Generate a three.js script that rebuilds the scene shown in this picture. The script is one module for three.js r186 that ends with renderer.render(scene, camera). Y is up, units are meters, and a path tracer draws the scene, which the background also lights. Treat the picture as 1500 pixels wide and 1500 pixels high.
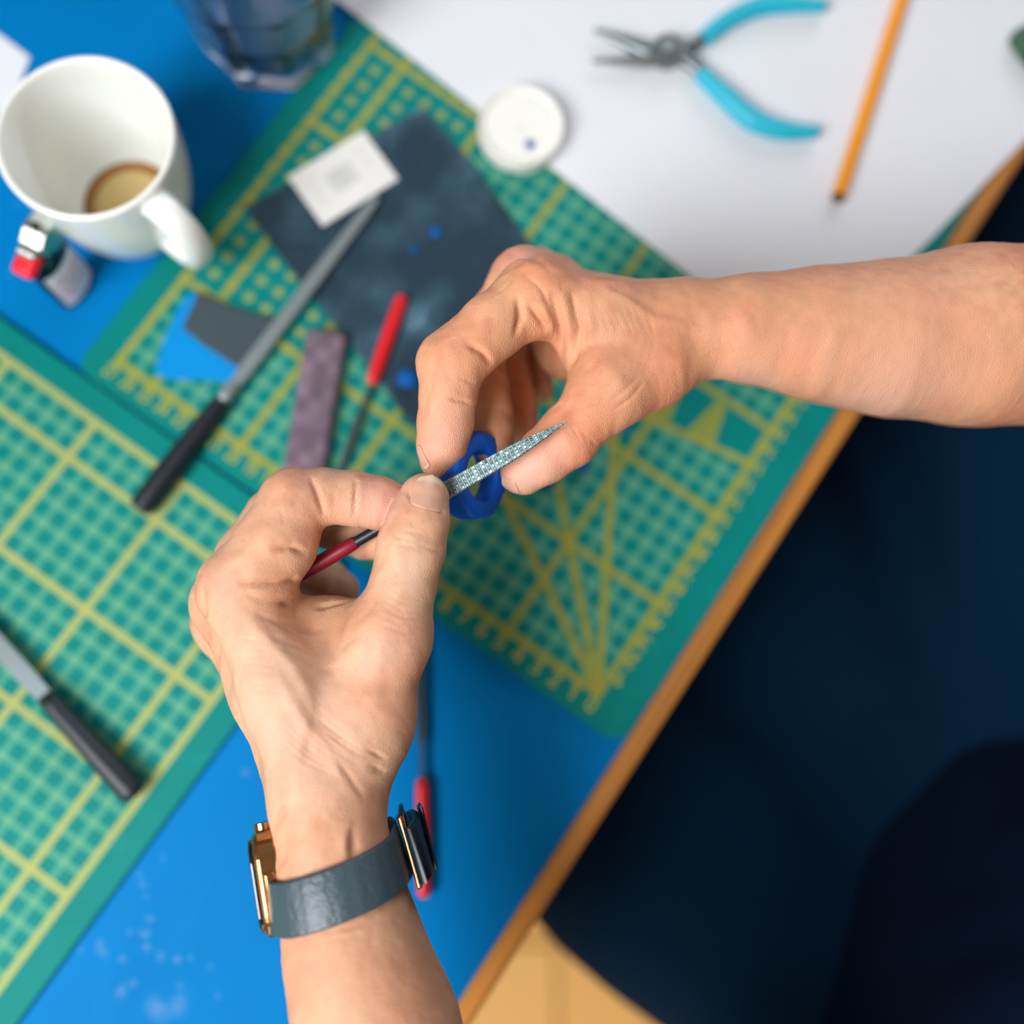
import * as THREE from 'three';
import { RoundedBoxGeometry } from 'three/addons/geometries/RoundedBoxGeometry.js';
import { mergeGeometries } from 'three/addons/utils/BufferGeometryUtils.js';
import { RectAreaLightUniformsLib } from 'three/addons/lights/RectAreaLightUniformsLib.js';

// ---------------------------------------------------------------- camera, sky, lights, exposure
const T = 0.74, CAMH = 0.472;                       // table top above the floor, lens above the table top
const scene = new THREE.Scene();
const camera = new THREE.PerspectiveCamera(53.13, 1, 0.02, 30);
camera.position.set(0, T + CAMH, 0);
camera.up.set(0, 0, -1);
camera.lookAt(0.0561, T + CAMH - 0.986, -0.1573);
camera.focus = 0.345; camera.userData.fStop = 2.6;
camera.updateMatrixWorld();
scene.background = new THREE.Color(0.75, 0.87, 1.0);
scene.backgroundIntensity = 0.8;
RectAreaLightUniformsLib.init();
const renderer = new THREE.WebGLRenderer({ antialias: true });
renderer.toneMapping = THREE.LinearToneMapping;
renderer.toneMappingExposure = 1.06;
renderer.shadowMap.enabled = true;
function areaLight(w, h, intensity, color, pos, target) {
  const l = new THREE.RectAreaLight(color, intensity, w, h);
  l.position.set(...pos); l.lookAt(...target); scene.add(l); return l;
}
const ROOF = { x: -0.60, y: 1.73, z: 0.46, w: 0.68, d: 0.72, slope: Math.PI / 4 };      // the window in the sloping roof, left of the table
areaLight(ROOF.w, ROOF.d, 14.5, 0xffffff, [ROOF.x, ROOF.y, ROOF.z], [ROOF.x + 1, ROOF.y - 1, ROOF.z]);
areaLight(1.2, 1.8, 1.7, 0xfff4e6, [0.25, 1.15, 2.15], [0.25, 1.15, 0]);                // added light for the floor, set in an invented garden door
areaLight(1.1, 1.1, 3.9, 0xf2f6ff, [0.75, 1.75, -1.86], [0.75, 1.35, 0]);                // added fill for the right side, set in an invented back window

// ---------------------------------------------------------------- helpers
const V3 = (x, y, z) => new THREE.Vector3(x, y, z);
let seed = 7;
const rnd = () => { seed = (seed * 1664525 + 1013904223) >>> 0; return seed / 4294967296; };
const CX = V3(0.9984, 0.0568, 0), CY = V3(0.0089, -0.157, 0.9875), CZ = V3(0.0561, -0.986, -0.1573);
// a point of the workshop seen at (px, py) of a 1500 pixel frame and standing h millimetres above the table top
function at(px, py, h = 0) {
  const d = V3(0, 0, 0).addScaledVector(CX, (px - 750) / 1500).addScaledVector(CY, (py - 750) / 1500).add(CZ);
  return d.multiplyScalar((h / 1000 - CAMH) / d.y).add(V3(0, T + CAMH, 0));
}
const used = {};
function numbered(n) { used[n] = (used[n] || 0) + 1; return used[n] === 1 ? n : `${n}_${String(used[n] - 1).padStart(3, '0')}`; }
function tag(o, label, category, group) { o.userData.label = label; o.userData.category = category; if (group) o.userData.group = group; return o; }
function thing(name, label, category, pos, group) {
  const g = new THREE.Group(); g.name = numbered(name); g.position.copy(pos); scene.add(g); return tag(g, label, category, group);
}
function part(name, geo, mat, parent) {
  const m = new THREE.Mesh(geo, mat); m.name = name; m.castShadow = m.receiveShadow = true; parent.add(m); return m;
}
function mesh(name, geo, mat, pos, label, category, group) {
  const m = part(numbered(name), geo, mat, scene); m.position.copy(pos); return tag(m, label, category, group);
}
function structure(name, geo, mat, pos) {
  const m = part(name, geo, mat, scene); if (pos) m.position.set(...pos); m.userData.kind = 'structure'; return m;
}
const M = (color, roughness = 0.6, o = {}) => new THREE.MeshPhysicalMaterial({ color, roughness, ...o });
const box = (w, h, d, x = 0, y = 0, z = 0, r = 0) => (r ? new RoundedBoxGeometry(w, h, d, 3, r) : new THREE.BoxGeometry(w, h, d)).translate(x, y, z);
function canvasTexture(w, h, draw) {
  const c = document.createElement('canvas'); c.width = w; c.height = h; draw(c.getContext('2d'), w, h);
  const t = new THREE.CanvasTexture(c); t.colorSpace = THREE.SRGBColorSpace; t.magFilter = THREE.LinearFilter; return t;
}
// tiling value noise
function noiseGrid(n, s) { const a = new Float32Array(n * n); let q = s; for (let i = 0; i < n * n; i++) { q = (q * 1664525 + 1013904223) >>> 0; a[i] = q / 4294967296; } return a; }
const NG = noiseGrid(64, 99);
function vnoise(x, y, per = 64) {
  const xi = Math.floor(x), yi = Math.floor(y), f = x - xi, g = y - yi, u = f * f * (3 - 2 * f), v = g * g * (3 - 2 * g);
  const w = (a) => ((a % per) + per) % per, k = (a, b) => NG[(w(b) & 63) * 64 + (w(a) & 63)];
  return (k(xi, yi) * (1 - u) + k(xi + 1, yi) * u) * (1 - v) + (k(xi, yi + 1) * (1 - u) + k(xi + 1, yi + 1) * u) * v;
}
function dataTexture(n, f, srgb, rep) {
  const d = new Uint8Array(n * n * 4);
  for (let y = 0; y < n; y++) for (let x = 0; x < n; x++) { const c = f(x / n, y / n), i = 4 * (y * n + x); d[i] = c[0] * 255; d[i + 1] = (c[1] ?? c[0]) * 255; d[i + 2] = (c[2] ?? c[0]) * 255; d[i + 3] = 255; }
  const t = new THREE.DataTexture(d, n, n); t.wrapS = t.wrapT = THREE.RepeatWrapping; t.magFilter = THREE.LinearFilter; if (srgb) t.colorSpace = THREE.SRGBColorSpace; if (rep) t.repeat.set(rep, rep); t.needsUpdate = true; return t;
}
// an outline in plan (metres, x and z) given thickness upwards; uv in metres
function slab(pts, t, bevel = 0.0004, holes) {
  const s = new THREE.Shape(pts.map(([x, z]) => new THREE.Vector2(x, -z)));
  const g = new THREE.ExtrudeGeometry(s, { depth: Math.max(t - 2 * bevel, 1e-5), bevelEnabled: bevel > 0, bevelThickness: bevel, bevelSize: bevel, bevelOffset: -bevel, bevelSegments: 2, curveSegments: 10 });
  g.rotateX(-Math.PI / 2); g.translate(0, bevel, 0);
  return planUV(g);
}
function planUV(g, w = 1, h = 1, x0 = 0, z0 = 0) {
  const p = g.attributes.position, uv = new Float32Array(p.count * 2);
  for (let i = 0; i < p.count; i++) { uv[2 * i] = (p.getX(i) - x0) / w; uv[2 * i + 1] = 1 - (p.getZ(i) - z0) / h; }
  g.setAttribute('uv', new THREE.BufferAttribute(uv, 2)); return g;
}
// a flat piece whose corners were read from the photograph, lying with its underside at height h
function flat(name, px, h, t, mat, label, category, bevel = 0.0003, parent) {
  const w = px.map(([x, y]) => at(x, y, h)), c = w.reduce((a, b) => a.add(b), V3(0, 0, 0)).multiplyScalar(1 / w.length);
  const m = mesh(name, slab(w.map((p) => [p.x - c.x, p.z - c.z]), t, bevel), mat, c, label, category); return m;
}
// a group whose +z runs from a to b and whose +y stays as upright as it can
function alongGroup(name, label, category, a, b, group) {
  const g = thing(name, label, category, a, group), z = b.clone().sub(a).normalize(), x = V3(0, 1, 0).cross(z).normalize(), y = z.clone().cross(x);
  g.quaternion.setFromRotationMatrix(new THREE.Matrix4().makeBasis(x, y, z)); return g;
}
// a turned profile along +z: pts of [z, r]
function turned(pts, seg = 24, sx = 1, sy = 1) {
  const g = new THREE.LatheGeometry(pts.map(([z, r]) => new THREE.Vector2(r, z)), seg); g.rotateX(Math.PI / 2); g.scale(sx, sy, 1); return g;
}
// a bar along +z with a rectangular section: stations of [z, width, height]
function bar(st, lift = 0) {
  const p = [], idx = [];
  for (const [z, w, h] of st) p.push(-w / 2, lift - h / 2, z, w / 2, lift - h / 2, z, w / 2, lift + h / 2, z, -w / 2, lift + h / 2, z);
  for (let i = 0; i + 1 < st.length; i++) for (let k = 0; k < 4; k++) { const a = 4 * i + k, b = 4 * i + (k + 1) % 4; idx.push(a, b, b + 4, a, b + 4, a + 4); }
  const e = 4 * (st.length - 1); idx.push(0, 2, 1, 0, 3, 2, e, e + 1, e + 2, e, e + 2, e + 3);
  const g = new THREE.BufferGeometry(); g.setAttribute('position', new THREE.Float32BufferAttribute(p, 3)); g.setIndex(idx); const n = g.toNonIndexed(); n.computeVertexNormals(); return n;
}
function tube(pts, r, seg = 40, rad = 12) {
  return new THREE.TubeGeometry(new THREE.CatmullRomCurve3(pts), seg, r, rad, false);
}

// ---------------------------------------------------------------- the room
const wallMat = M(0xb8b4ac, 0.9), plankMats = [0xe8b060, 0xecb668, 0xe2a858, 0xe9b262].map((c) => M(c, 0.5));
{
  const X0 = -1.32, X1 = 1.9, Z0 = -1.9, Z1 = 2.3, H = 2.55, t = 0.12, KN = ROOF.y + (X0 - ROOF.x);
  const floor = structure('floor', box(X1 - X0, 0.05, Z1 - Z0, 0, -0.045, (Z0 + Z1) / 2), M(0x6e4c28, 0.8));
  const bumpT = dataTexture(256, (x, y) => [0.5 + 0.5 * (vnoise(x * 64, y * 8, 64) - 0.5) + 0.4 * (vnoise(x * 16, y * 2, 16) - 0.5)]);
  plankMats.forEach((m) => { m.bumpMap = bumpT; m.bumpScale = 0.0004; });
  const pw = 0.12, pg = [1.4, 1.1, 0.8].map((l) => box(pw - 0.003, 0.02, l - 0.003, 0, -0.01, 0, 0.0015));
  for (let i = 0; i < Math.floor((X1 - X0) / pw); i++) {
    let z = Z0, k = i % 3;
    while (z < Z1 - 0.01) {
      let l = [1.4, 1.1, 0.8][k % 3]; let g = pg[k % 3];
      if (z + l > Z1) { l = Z1 - z; g = box(pw - 0.003, 0.02, l - 0.003, 0, -0.01, 0); }
      const p = part('plank', g, plankMats[(i * 7 + k * 3) % 4], floor); p.position.set(X0 + pw * (i + 0.5), 0.0, z + l / 2); z += l; k++;
    }
  }
  const bx0 = 0.15, bx1 = 1.35, by0 = 1.15, by1 = 2.35;                     // opening in the back wall for the added fill window
  structure('wall_back', mergeGeometries([box(bx0 - X0 + t, H, t, (X0 - t + bx0) / 2, H / 2, Z0 - t / 2), box(X1 + t - bx1, H, t, (X1 + t + bx1) / 2, H / 2, Z0 - t / 2), box(bx1 - bx0, by0, t, (bx0 + bx1) / 2, by0 / 2, Z0 - t / 2), box(bx1 - bx0, H - by1, t, (bx0 + bx1) / 2, (H + by1) / 2, Z0 - t / 2)]), wallMat);
  structure('wall_left', box(t, KN + 0.12, Z1 - Z0, X0 - t / 2, KN / 2 + 0.06, (Z0 + Z1) / 2), wallMat);
  structure('wall_right', box(t, H, Z1 - Z0, X1 + t / 2, H / 2, (Z0 + Z1) / 2), wallMat);
  const dx0 = -0.45, dx1 = 0.95, dh = 2.15;                               // opening in the front wall for the door added to light the floor
  structure('wall_front', mergeGeometries([box(dx0 - X0 + t, H, t, (X0 - t + dx0) / 2, H / 2, Z1 + t / 2), box(X1 + t - dx1, H, t, (X1 + t + dx1) / 2, H / 2, Z1 + t / 2), box(dx1 - dx0, H - dh, t, (dx0 + dx1) / 2, (H + dh) / 2, Z1 + t / 2)]), wallMat);
  const wood = M(0xe8e4da, 0.5), glass = M(0xffffff, 0.02, { transmission: 1, thickness: 0, ior: 1.45 });
  const door = new THREE.Group(); door.name = 'added_door_1'; door.userData.kind = 'structure'; door.position.set((dx0 + dx1) / 2, 0, Z1 + 0.05); scene.add(door);
  const win = new THREE.Group(); win.name = 'added_window_2'; win.userData.kind = 'structure'; win.position.set((bx0 + bx1) / 2, (by0 + by1) / 2, Z0 - 0.06); scene.add(win);
  for (const s of [-1, 1]) { part('frame_bar', box(0.05, 1.198, 0.05, s * 0.574, 0, 0, 0.004), wood, win); part('frame_bar', box(1.096, 0.05, 0.05, 0, s * 0.574, 0, 0.004), wood, win); }
  part('pane', box(1.096, 1.096, 0.006), glass, win);
  const dw = dx1 - dx0;
  for (const s of [-1, 1]) part('stile', box(0.07, dh - 0.01, 0.05, s * (dw / 2 - 0.036), dh / 2, 0, 0.004), wood, door);
  for (const y of [0.07, dh - 0.06]) part('rail', box(dw - 0.146, 0.1, 0.05, 0, y, 0, 0.004), wood, door);
  part('pane', box(dw - 0.15, dh - 0.23, 0.006, 0, dh / 2 + 0.005, 0), glass, door);
  // flat ceiling on the right, sloping roof with its window on the left (local x runs up the slope)
  const a = ROOF, run = (H - a.y) * Math.SQRT2, low = (a.x - X0) * Math.SQRT2, w2 = a.w / 2, d2 = a.d / 2, zc = (Z0 + Z1) / 2 - a.z, xf = a.x + H - a.y, g = 0.012;
  const slope = mergeGeometries([box(low - w2 + t, t, Z1 - Z0, -(low + t + w2) / 2, t / 2 + g, zc), box(run - w2 + 0.04, t, Z1 - Z0, (run + 0.04 + w2) / 2, t / 2 + g, zc), box(2 * w2, t, a.z - d2 - Z0, 0, t / 2 + g, (Z0 - a.z - d2) / 2), box(2 * w2, t, Z1 - a.z - d2, 0, t / 2 + g, (Z1 - a.z + d2) / 2)]);
  slope.rotateZ(a.slope).translate(a.x, a.y, a.z);
  structure('ceiling', mergeGeometries([slope, box(X1 + t - xf, t, Z1 - Z0, (X1 + t + xf) / 2, H + t / 2, (Z0 + Z1) / 2)]), wallMat);
  const sky = new THREE.Group(); sky.name = 'window_1'; sky.userData.kind = 'structure'; sky.position.set(a.x, a.y, a.z); sky.rotation.z = a.slope; scene.add(sky);
  for (const s of [-1, 1]) { part('frame_bar', box(0.04, 0.05, 2 * d2 - 0.002, s * (w2 - 0.021), 0.09, 0), wood, sky); part('frame_bar', box(2 * w2 - 0.084, 0.05, 0.04, 0, 0.09, s * (d2 - 0.021)), wood, sky); }
  part('pane', box(2 * w2 - 0.086, 0.006, 2 * d2 - 0.086, 0, 0.09, 0), glass, sky);
}

// ---------------------------------------------------------------- the table
const E0 = at(1254.7, 617), E1 = at(795, 1338), I0 = at(1217, 617);
const ED = E1.clone().sub(E0).setY(0).normalize();                       // along the front edge, towards the bottom of the picture
const EN = V3(-ED.z, 0, ED.x); if (EN.x > 0) EN.negate();                // from the front edge into the table
{
  const g = thing('work_table', 'work table with a worn blue top, orange brown wooden edge and wooden legs', 'table', E0.clone().setY(0));
  g.quaternion.setFromRotationMatrix(new THREE.Matrix4().makeBasis(EN.clone().negate(), V3(0, 1, 0), ED.clone().negate()));
  if (new THREE.Matrix4().makeBasis(EN.clone().negate(), V3(0, 1, 0), ED.clone().negate()).determinant() < 0) g.quaternion.setFromRotationMatrix(new THREE.Matrix4().makeBasis(EN.clone().negate(), V3(0, 1, 0), ED.clone()));
  g.updateMatrixWorld();
  const band = Math.abs(I0.clone().sub(E0).dot(EN)), inv = g.matrixWorld.clone().invert(), D = 0.8, zEnd = at(670, 1490).applyMatrix4(inv).z, sgn = Math.sign(zEnd - at(1254, 617).applyMatrix4(inv).z), L0 = -0.75, L1 = 0.75, mid = zEnd + sgn * (0.12 - 0.75);
  // white dust spots on the blue top
  const spots = [[209, 1293, 9], [205, 1280, 6], [150, 1393, 11], [146, 1380, 8], [118, 1392, 6], [212, 1368, 12], [216, 1385, 9], [220, 1345, 8], [190, 1365, 6], [235, 1402, 10], [180, 1405, 8], [175, 1452, 13], [195, 1440, 9], [260, 1405, 9], [262, 1445, 8], [278, 1403, 6], [308, 1415, 5], [239, 1257, 5], [215, 1313, 5], [230, 1475, 26], [262, 1470, 20], [320, 1460, 6], [180, 455, 5], [360, 1130, 9], [345, 205, 5], [15, 400, 6], [25, 300, 5]].map(([x, y, r]) => [at(x, y).applyMatrix4(inv), r / 3150]);
  const S = 1500;
  const top = canvasTexture(2048, 2048, (c) => {
    c.fillStyle = '#0074b8'; c.fillRect(0, 0, 2048, 2048);
    for (let i = 0; i < 2600; i++) { const x = rnd() * 2048, y = rnd() * 2048, r = 6 + rnd() * 40; c.fillStyle = rnd() < 0.5 ? 'rgba(0,86,150,0.05)' : 'rgba(10,116,182,0.05)'; c.beginPath(); c.arc(x, y, r, 0, 7); c.fill(); }
    for (let i = 0; i < 500; i++) { c.fillStyle = `rgba(150,190,240,${0.05 + rnd() * 0.18})`; c.beginPath(); c.arc(rnd() * 2048, rnd() * 2048, 0.6 + rnd() * 1.6, 0, 7); c.fill(); }
    for (const [p, r] of spots) for (let k = 0; k < 9; k++) {
      const a = rnd() * 7, q = r * 0.7 * rnd(), u = (p.x + D) / D * 2048, v = (p.z - mid - L0) / (L1 - L0) * 2048;
      c.fillStyle = 'rgba(90,130,190,0.20)'; c.beginPath(); c.ellipse(u + Math.cos(a) * q / D * 2048, v + Math.sin(a) * q / 1.5 * 2048, r * (0.3 + 0.3 * rnd()) / D * 2048, r * (0.3 + 0.3 * rnd()) / 1.5 * 2048, 0, 0, 7); c.fill();
    }
  });
  const blue = M(0xffffff, 0.5, { map: top, specularIntensity: 0.08 });
  const woodT = dataTexture(512, (x, y) => { const n = vnoise(x * 32, y * 4, 32) * 0.5 + vnoise(x * 64 + 9, y * 8, 64) * 0.5, k = 0.75 + 0.4 * (n - 0.5); return [0.98 * k, 0.64 * k, 0.27 * k]; }, true);
  const wood = M(0xffffff, 0.45, { map: woodT });
  part('table_top', planUV(box(D - band, 0.028, L1 - L0, -(D + band) / 2, T - 0.014, mid), D, L1 - L0, -D, mid + L0), blue, g);
  const eb = box(band, 0.034, L1 - L0, -band / 2, T - 0.0172, mid, 0.0025); part('edge_band', planUV(eb, 0.12, 0.6), wood, g);
  for (const z of [L0 + 0.08, L1 - 0.08]) for (const x of [-0.09, -D + 0.07]) part('leg', planUV(box(0.05, T - 0.034, 0.05, x, (T - 0.036) / 2, mid + z, 0.004), 0.12, 0.6), wood, g);
  part('apron', planUV(box(0.02, 0.08, L1 - L0 - 0.24, -D + 0.07, T - 0.075, mid), 0.12, 0.6), wood, g);
}

// ---------------------------------------------------------------- cutting mats
const MATT = 0.003, S = 45;                                              // mat thickness; texture pixels per centimetre
const O1 = at(877, 1016, 3), U1 = at(186, 538, 3).sub(O1).setY(0).normalize();
function mat(name, label, origin, U, u0, u1, v0, v1, draw) {
  const Vv = U.clone().cross(V3(0, 1, 0));
  const m = new THREE.Matrix4().makeBasis(U, V3(0, 1, 0), Vv);
  const r = 0.9, pts = [];
  for (const [cx, cy, a0] of [[u1 - r, v1 - r, 0], [u0 + r, v1 - r, 1], [u0 + r, v0 + r, 2], [u1 - r, v0 + r, 3]]) for (let i = 0; i <= 6; i++) { const a = (a0 + i / 6) * Math.PI / 2; pts.push([(cx + r * Math.cos(a)) / 100, (cy + r * Math.sin(a)) / 100]); }
  const g = planUV(slab(pts, MATT, 0.0004), (u1 - u0) / 100, (v1 - v0) / 100, u0 / 100, v0 / 100);
  const tx = canvasTexture(Math.round((u1 - u0) * S), Math.round((v1 - v0) * S), (c, w, h) => {
    c.fillStyle = '#007c78'; c.fillRect(0, 0, w, h);
    for (let i = 0; i < 1500; i++) { c.fillStyle = rnd() < 0.5 ? 'rgba(0,98,90,0.06)' : 'rgba(20,134,126,0.05)'; c.beginPath(); c.arc(rnd() * w, rnd() * h, 10 + rnd() * 60, 0, 7); c.fill(); }
    c.translate(-u0 * S, -v0 * S); c.scale(S, S); draw(c);
    // chalky wear and fine cuts
    for (let i = 0; i < 260; i++) { const x = u0 + rnd() * (u1 - u0), y = v0 + rnd() * (v1 - v0); c.fillStyle = `rgba(110,165,160,${0.03 + 0.09 * rnd()})`; c.beginPath(); c.ellipse(x, y, 0.1 + rnd() * 0.5, 0.08 + rnd() * 0.3, rnd() * 3, 0, 7); c.fill(); }
    for (let i = 0; i < 160; i++) { const x = u0 + rnd() * (u1 - u0), y = v0 + rnd() * (v1 - v0), a = rnd() * 7, l = rnd() * 2; c.strokeStyle = 'rgba(110,160,155,0.16)'; c.lineWidth = 0.02; c.beginPath(); c.moveTo(x, y); c.lineTo(x + l * Math.cos(a), y + l * Math.sin(a)); c.stroke(); }
  });
  const o = mesh(name, g, M(0xffffff, 0.55, { map: tx, specularIntensity: 0.2 }), origin.clone().setY(T), label, 'cutting mat');
  o.quaternion.setFromRotationMatrix(m); return o;
}
const YEL = 'rgba(152,150,66,0.88)', THIN = 'rgba(120,168,132,0.55)';
function line(c, x0, y0, x1, y1, w, s) { c.strokeStyle = s; c.lineWidth = w; c.beginPath(); c.moveTo(x0, y0); c.lineTo(x1, y1); c.stroke(); }
mat('cutting_mat', 'green cutting mat with a yellow grid and fan of angle lines, under both hands', O1, U1, -2.1, 28.5, -1.4, 43.5, (c) => {
  for (let u = 0; u <= 27; u++) for (let v = 0; v < 42; v++) { if (u % 5 && !(u > 20 && v >= 5)) line(c, u, v, u, v + 1, 0.36, THIN); }
  for (let v = 0; v <= 42; v++) for (let u = 0; u < 27; u++) { if (v % 5 && !(u >= 20 && v > 5)) line(c, u, v, u + 1, v, 0.36, THIN); }
  for (let u = 20; u <= 27; u++) for (let v = 5; v <= 20; v++) { c.fillStyle = 'rgba(140,150,84,0.75)'; c.fillRect(u - 0.3, v - 0.1, 0.6, 0.2); c.fillRect(u - 0.1, v - 0.3, 0.2, 0.6); c.beginPath(); c.arc(u, v, 0.24, 0, 7); c.fill(); }
  c.fillStyle = '#007c78'; c.beginPath(); c.moveTo(0.2, 13.2); c.lineTo(6.6, 12.1); c.lineTo(6.6, 14.8); c.lineTo(0.2, 14.8); c.fill();
  line(c, 0, 13, 7.5, 11.7, 0.36, YEL);
  c.fillStyle = YEL; for (const x of [2.6, 4.9]) { c.beginPath(); c.moveTo(x - 0.75, 12.62 - (x - 2.6) * 0.2); c.lineTo(x + 0.75, 12.5 - (x - 2.6) * 0.2); c.lineTo(x + 0.35, 14.75); c.lineTo(x - 0.2, 14.75); c.fill(); }
  for (const u of [0, 5, 10, 15, 20, 25, 27]) line(c, u, 0, u, 42, 0.4, YEL);
  for (const v of [0, 5, 10, 15, 20, 25, 30, 35, 40, 42]) line(c, 0, v, 27, v, 0.4, YEL);
  for (const a of [30, 45, 60]) { const t = a * Math.PI / 180, l = a === 45 ? 12.5 : 13.5; line(c, 0, 0, l * Math.cos(t), l * Math.sin(t), 0.42, YEL); }
  line(c, 10, 5, 20, 13, 0.4, YEL); line(c, 10, 5, 10, 12, 0.4, YEL);
  c.fillStyle = 'rgba(168,158,60,1)'; c.font = 'bold 0.95px sans-serif'; c.textAlign = 'center';
  for (let u = 0; u <= 27; u++) { line(c, u, -0.3, u, 0, 0.36, YEL); c.save(); c.translate(u, -0.4); c.rotate(Math.PI); if (u > 9) c.scale(0.62, 0.9); c.fillText(String(u), 0, 0.42); c.restore(); }
  for (let v = 1; v <= 42; v++) { line(c, -0.3, v, 0, v, 0.3, YEL); c.save(); c.translate(-0.46, v + 0.3); if (v > 9) c.scale(0.62, 0.9); c.fillText(String(v), 0, 0); c.restore(); }
});
{
  const O2 = at(140, 619, 3), U2 = at(303, 1022, 3).sub(at(122.5, 892, 3)).setY(0).normalize();
  // its lines count from the upper left border down to the right
  mat('cutting_mat', 'green cutting mat with a yellow grid and plain border, left of the watch hand', O2, U2, -16.5, 13.5, -1.4, 43.5, (c) => {
    for (let u = -15; u <= 12; u++) line(c, u, 0, u, 42, 0.36, THIN);
    for (let v = 0; v <= 42; v++) line(c, -15, v, 12, v, 0.36, THIN);
    for (const u of [-15, -10, -5, 0, 5, 10, 12]) line(c, u, 0, u, 42, 0.4, 'rgba(165,168,98,0.85)');
    for (const v of [0, 2, 7, 12, 17, 22, 27, 32, 37, 42]) line(c, -15, v, 12, v, 0.4, 'rgba(165,168,98,0.85)');
  });
}

// ---------------------------------------------------------------- papers
const paperT = dataTexture(256, (x, y) => { const n = 0.97 + 0.03 * vnoise(x * 16, y * 16, 16); return [0.89 * n, 0.905 * n, 0.935 * n]; }, true);
const paper = M(0xffffff, 0.85, { map: paperT });
flat('drawing_paper', [[455, -30], [1005, 400], [1130, 500], [1230, 480], [1362, 352], [1500, 207], [1660, 40], [1500, -330], [760, -330]], 3.2, 0.0004, paper, 'large white drawing paper under the turquoise pliers and the pencil', 'paper', 0.0001);
flat('paper_scrap', [[-60, 20], [2, 52], [44, 84], [20, 150], [-60, 200]], 0.2, 0.0004, paper, 'white paper corner behind the white coffee mug at the left', 'paper', 0.0001);

// ---------------------------------------------------------------- mug with a coffee remnant
{
  const c = at(124, 199, 72); const white = M(0xf0f4f1, 0.22, { clearcoat: 0.6, clearcoatRoughness: 0.08 });
  const g = thing('coffee_mug', 'white rounded coffee mug with the handle towards the cutting mat', 'mug', V3(c.x, T, c.z));
  const P = [[0.001, 0.0025], [0.02, 0.0025], [0.0225, 0.0002], [0.0245, 0.0006], [0.0275, 0.005], [0.0318, 0.014], [0.0352, 0.025], [0.0378, 0.038], [0.0392, 0.052], [0.0398, 0.0625], [0.0394, 0.0641], [0.0383, 0.0646], [0.0372, 0.0638], [0.0366, 0.06], [0.0358, 0.05], [0.0342, 0.037], [0.0315, 0.024], [0.0278, 0.0135], [0.023, 0.0078], [0.018, 0.0062], [0.0005, 0.006]];
  const spl = new THREE.SplineCurve(P.map(([r, y]) => new THREE.Vector2(r, y)));
  part('bowl', new THREE.LatheGeometry(spl.getPoints(110), 96).scale(0.915, 1.115, 0.915), white, g);
  const dir = V3(0.75, 0, 0.66), hp = [[0.035, 0.054], [0.044, 0.0575], [0.0555, 0.0545], [0.061, 0.044], [0.059, 0.031], [0.050, 0.0215], [0.036, 0.0185], [0.0305, 0.018]];
  const curve = new THREE.CatmullRomCurve3(hp.map(([r, y]) => V3(dir.x * r, y, dir.z * r))), side = V3(-dir.z, 0, dir.x), fr = [], idx = [], N = 40, K = 16;
  for (let i = 0; i <= N; i++) { const p = curve.getPoint(i / N), t = curve.getTangent(i / N), n = t.clone().cross(side).normalize(), wd = 0.0068 + 0.0012 * Math.abs(2 * i / N - 1); for (let k = 0; k < K; k++) { const a = k / K * 2 * Math.PI, q = p.clone().addScaledVector(side, Math.cos(a) * wd).addScaledVector(n, Math.sin(a) * 0.0042); fr.push(q.x, q.y, q.z); } }
  for (let i = 0; i < N; i++) for (let k = 0; k < K; k++) { const a = i * K + k, b = i * K + (k + 1) % K; idx.push(a, b + K, b, a, a + K, b + K); }
  const hg = new THREE.BufferGeometry(); hg.setAttribute('position', new THREE.Float32BufferAttribute(fr, 3)); hg.setIndex(idx); hg.computeVertexNormals();
  part('handle', hg.scale(0.9, 1.1, 0.9), white, g);
  const k = thing('coffee_remnant', 'last sip of milky coffee with a brown rim inside the mug', 'coffee', V3(c.x, T + 0.0094, c.z));
  part('coffee', new THREE.CylinderGeometry(0.0192, 0.0188, 0.0012, 64).translate(0, 0, 0), M(0xd6b878, 0.25), k);
  part('brown_rim', new THREE.TorusGeometry(0.0192, 0.003, 12, 80).rotateX(Math.PI / 2).scale(1, 0.5, 1), M(0xa06a2c, 0.4), k);
}

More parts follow.
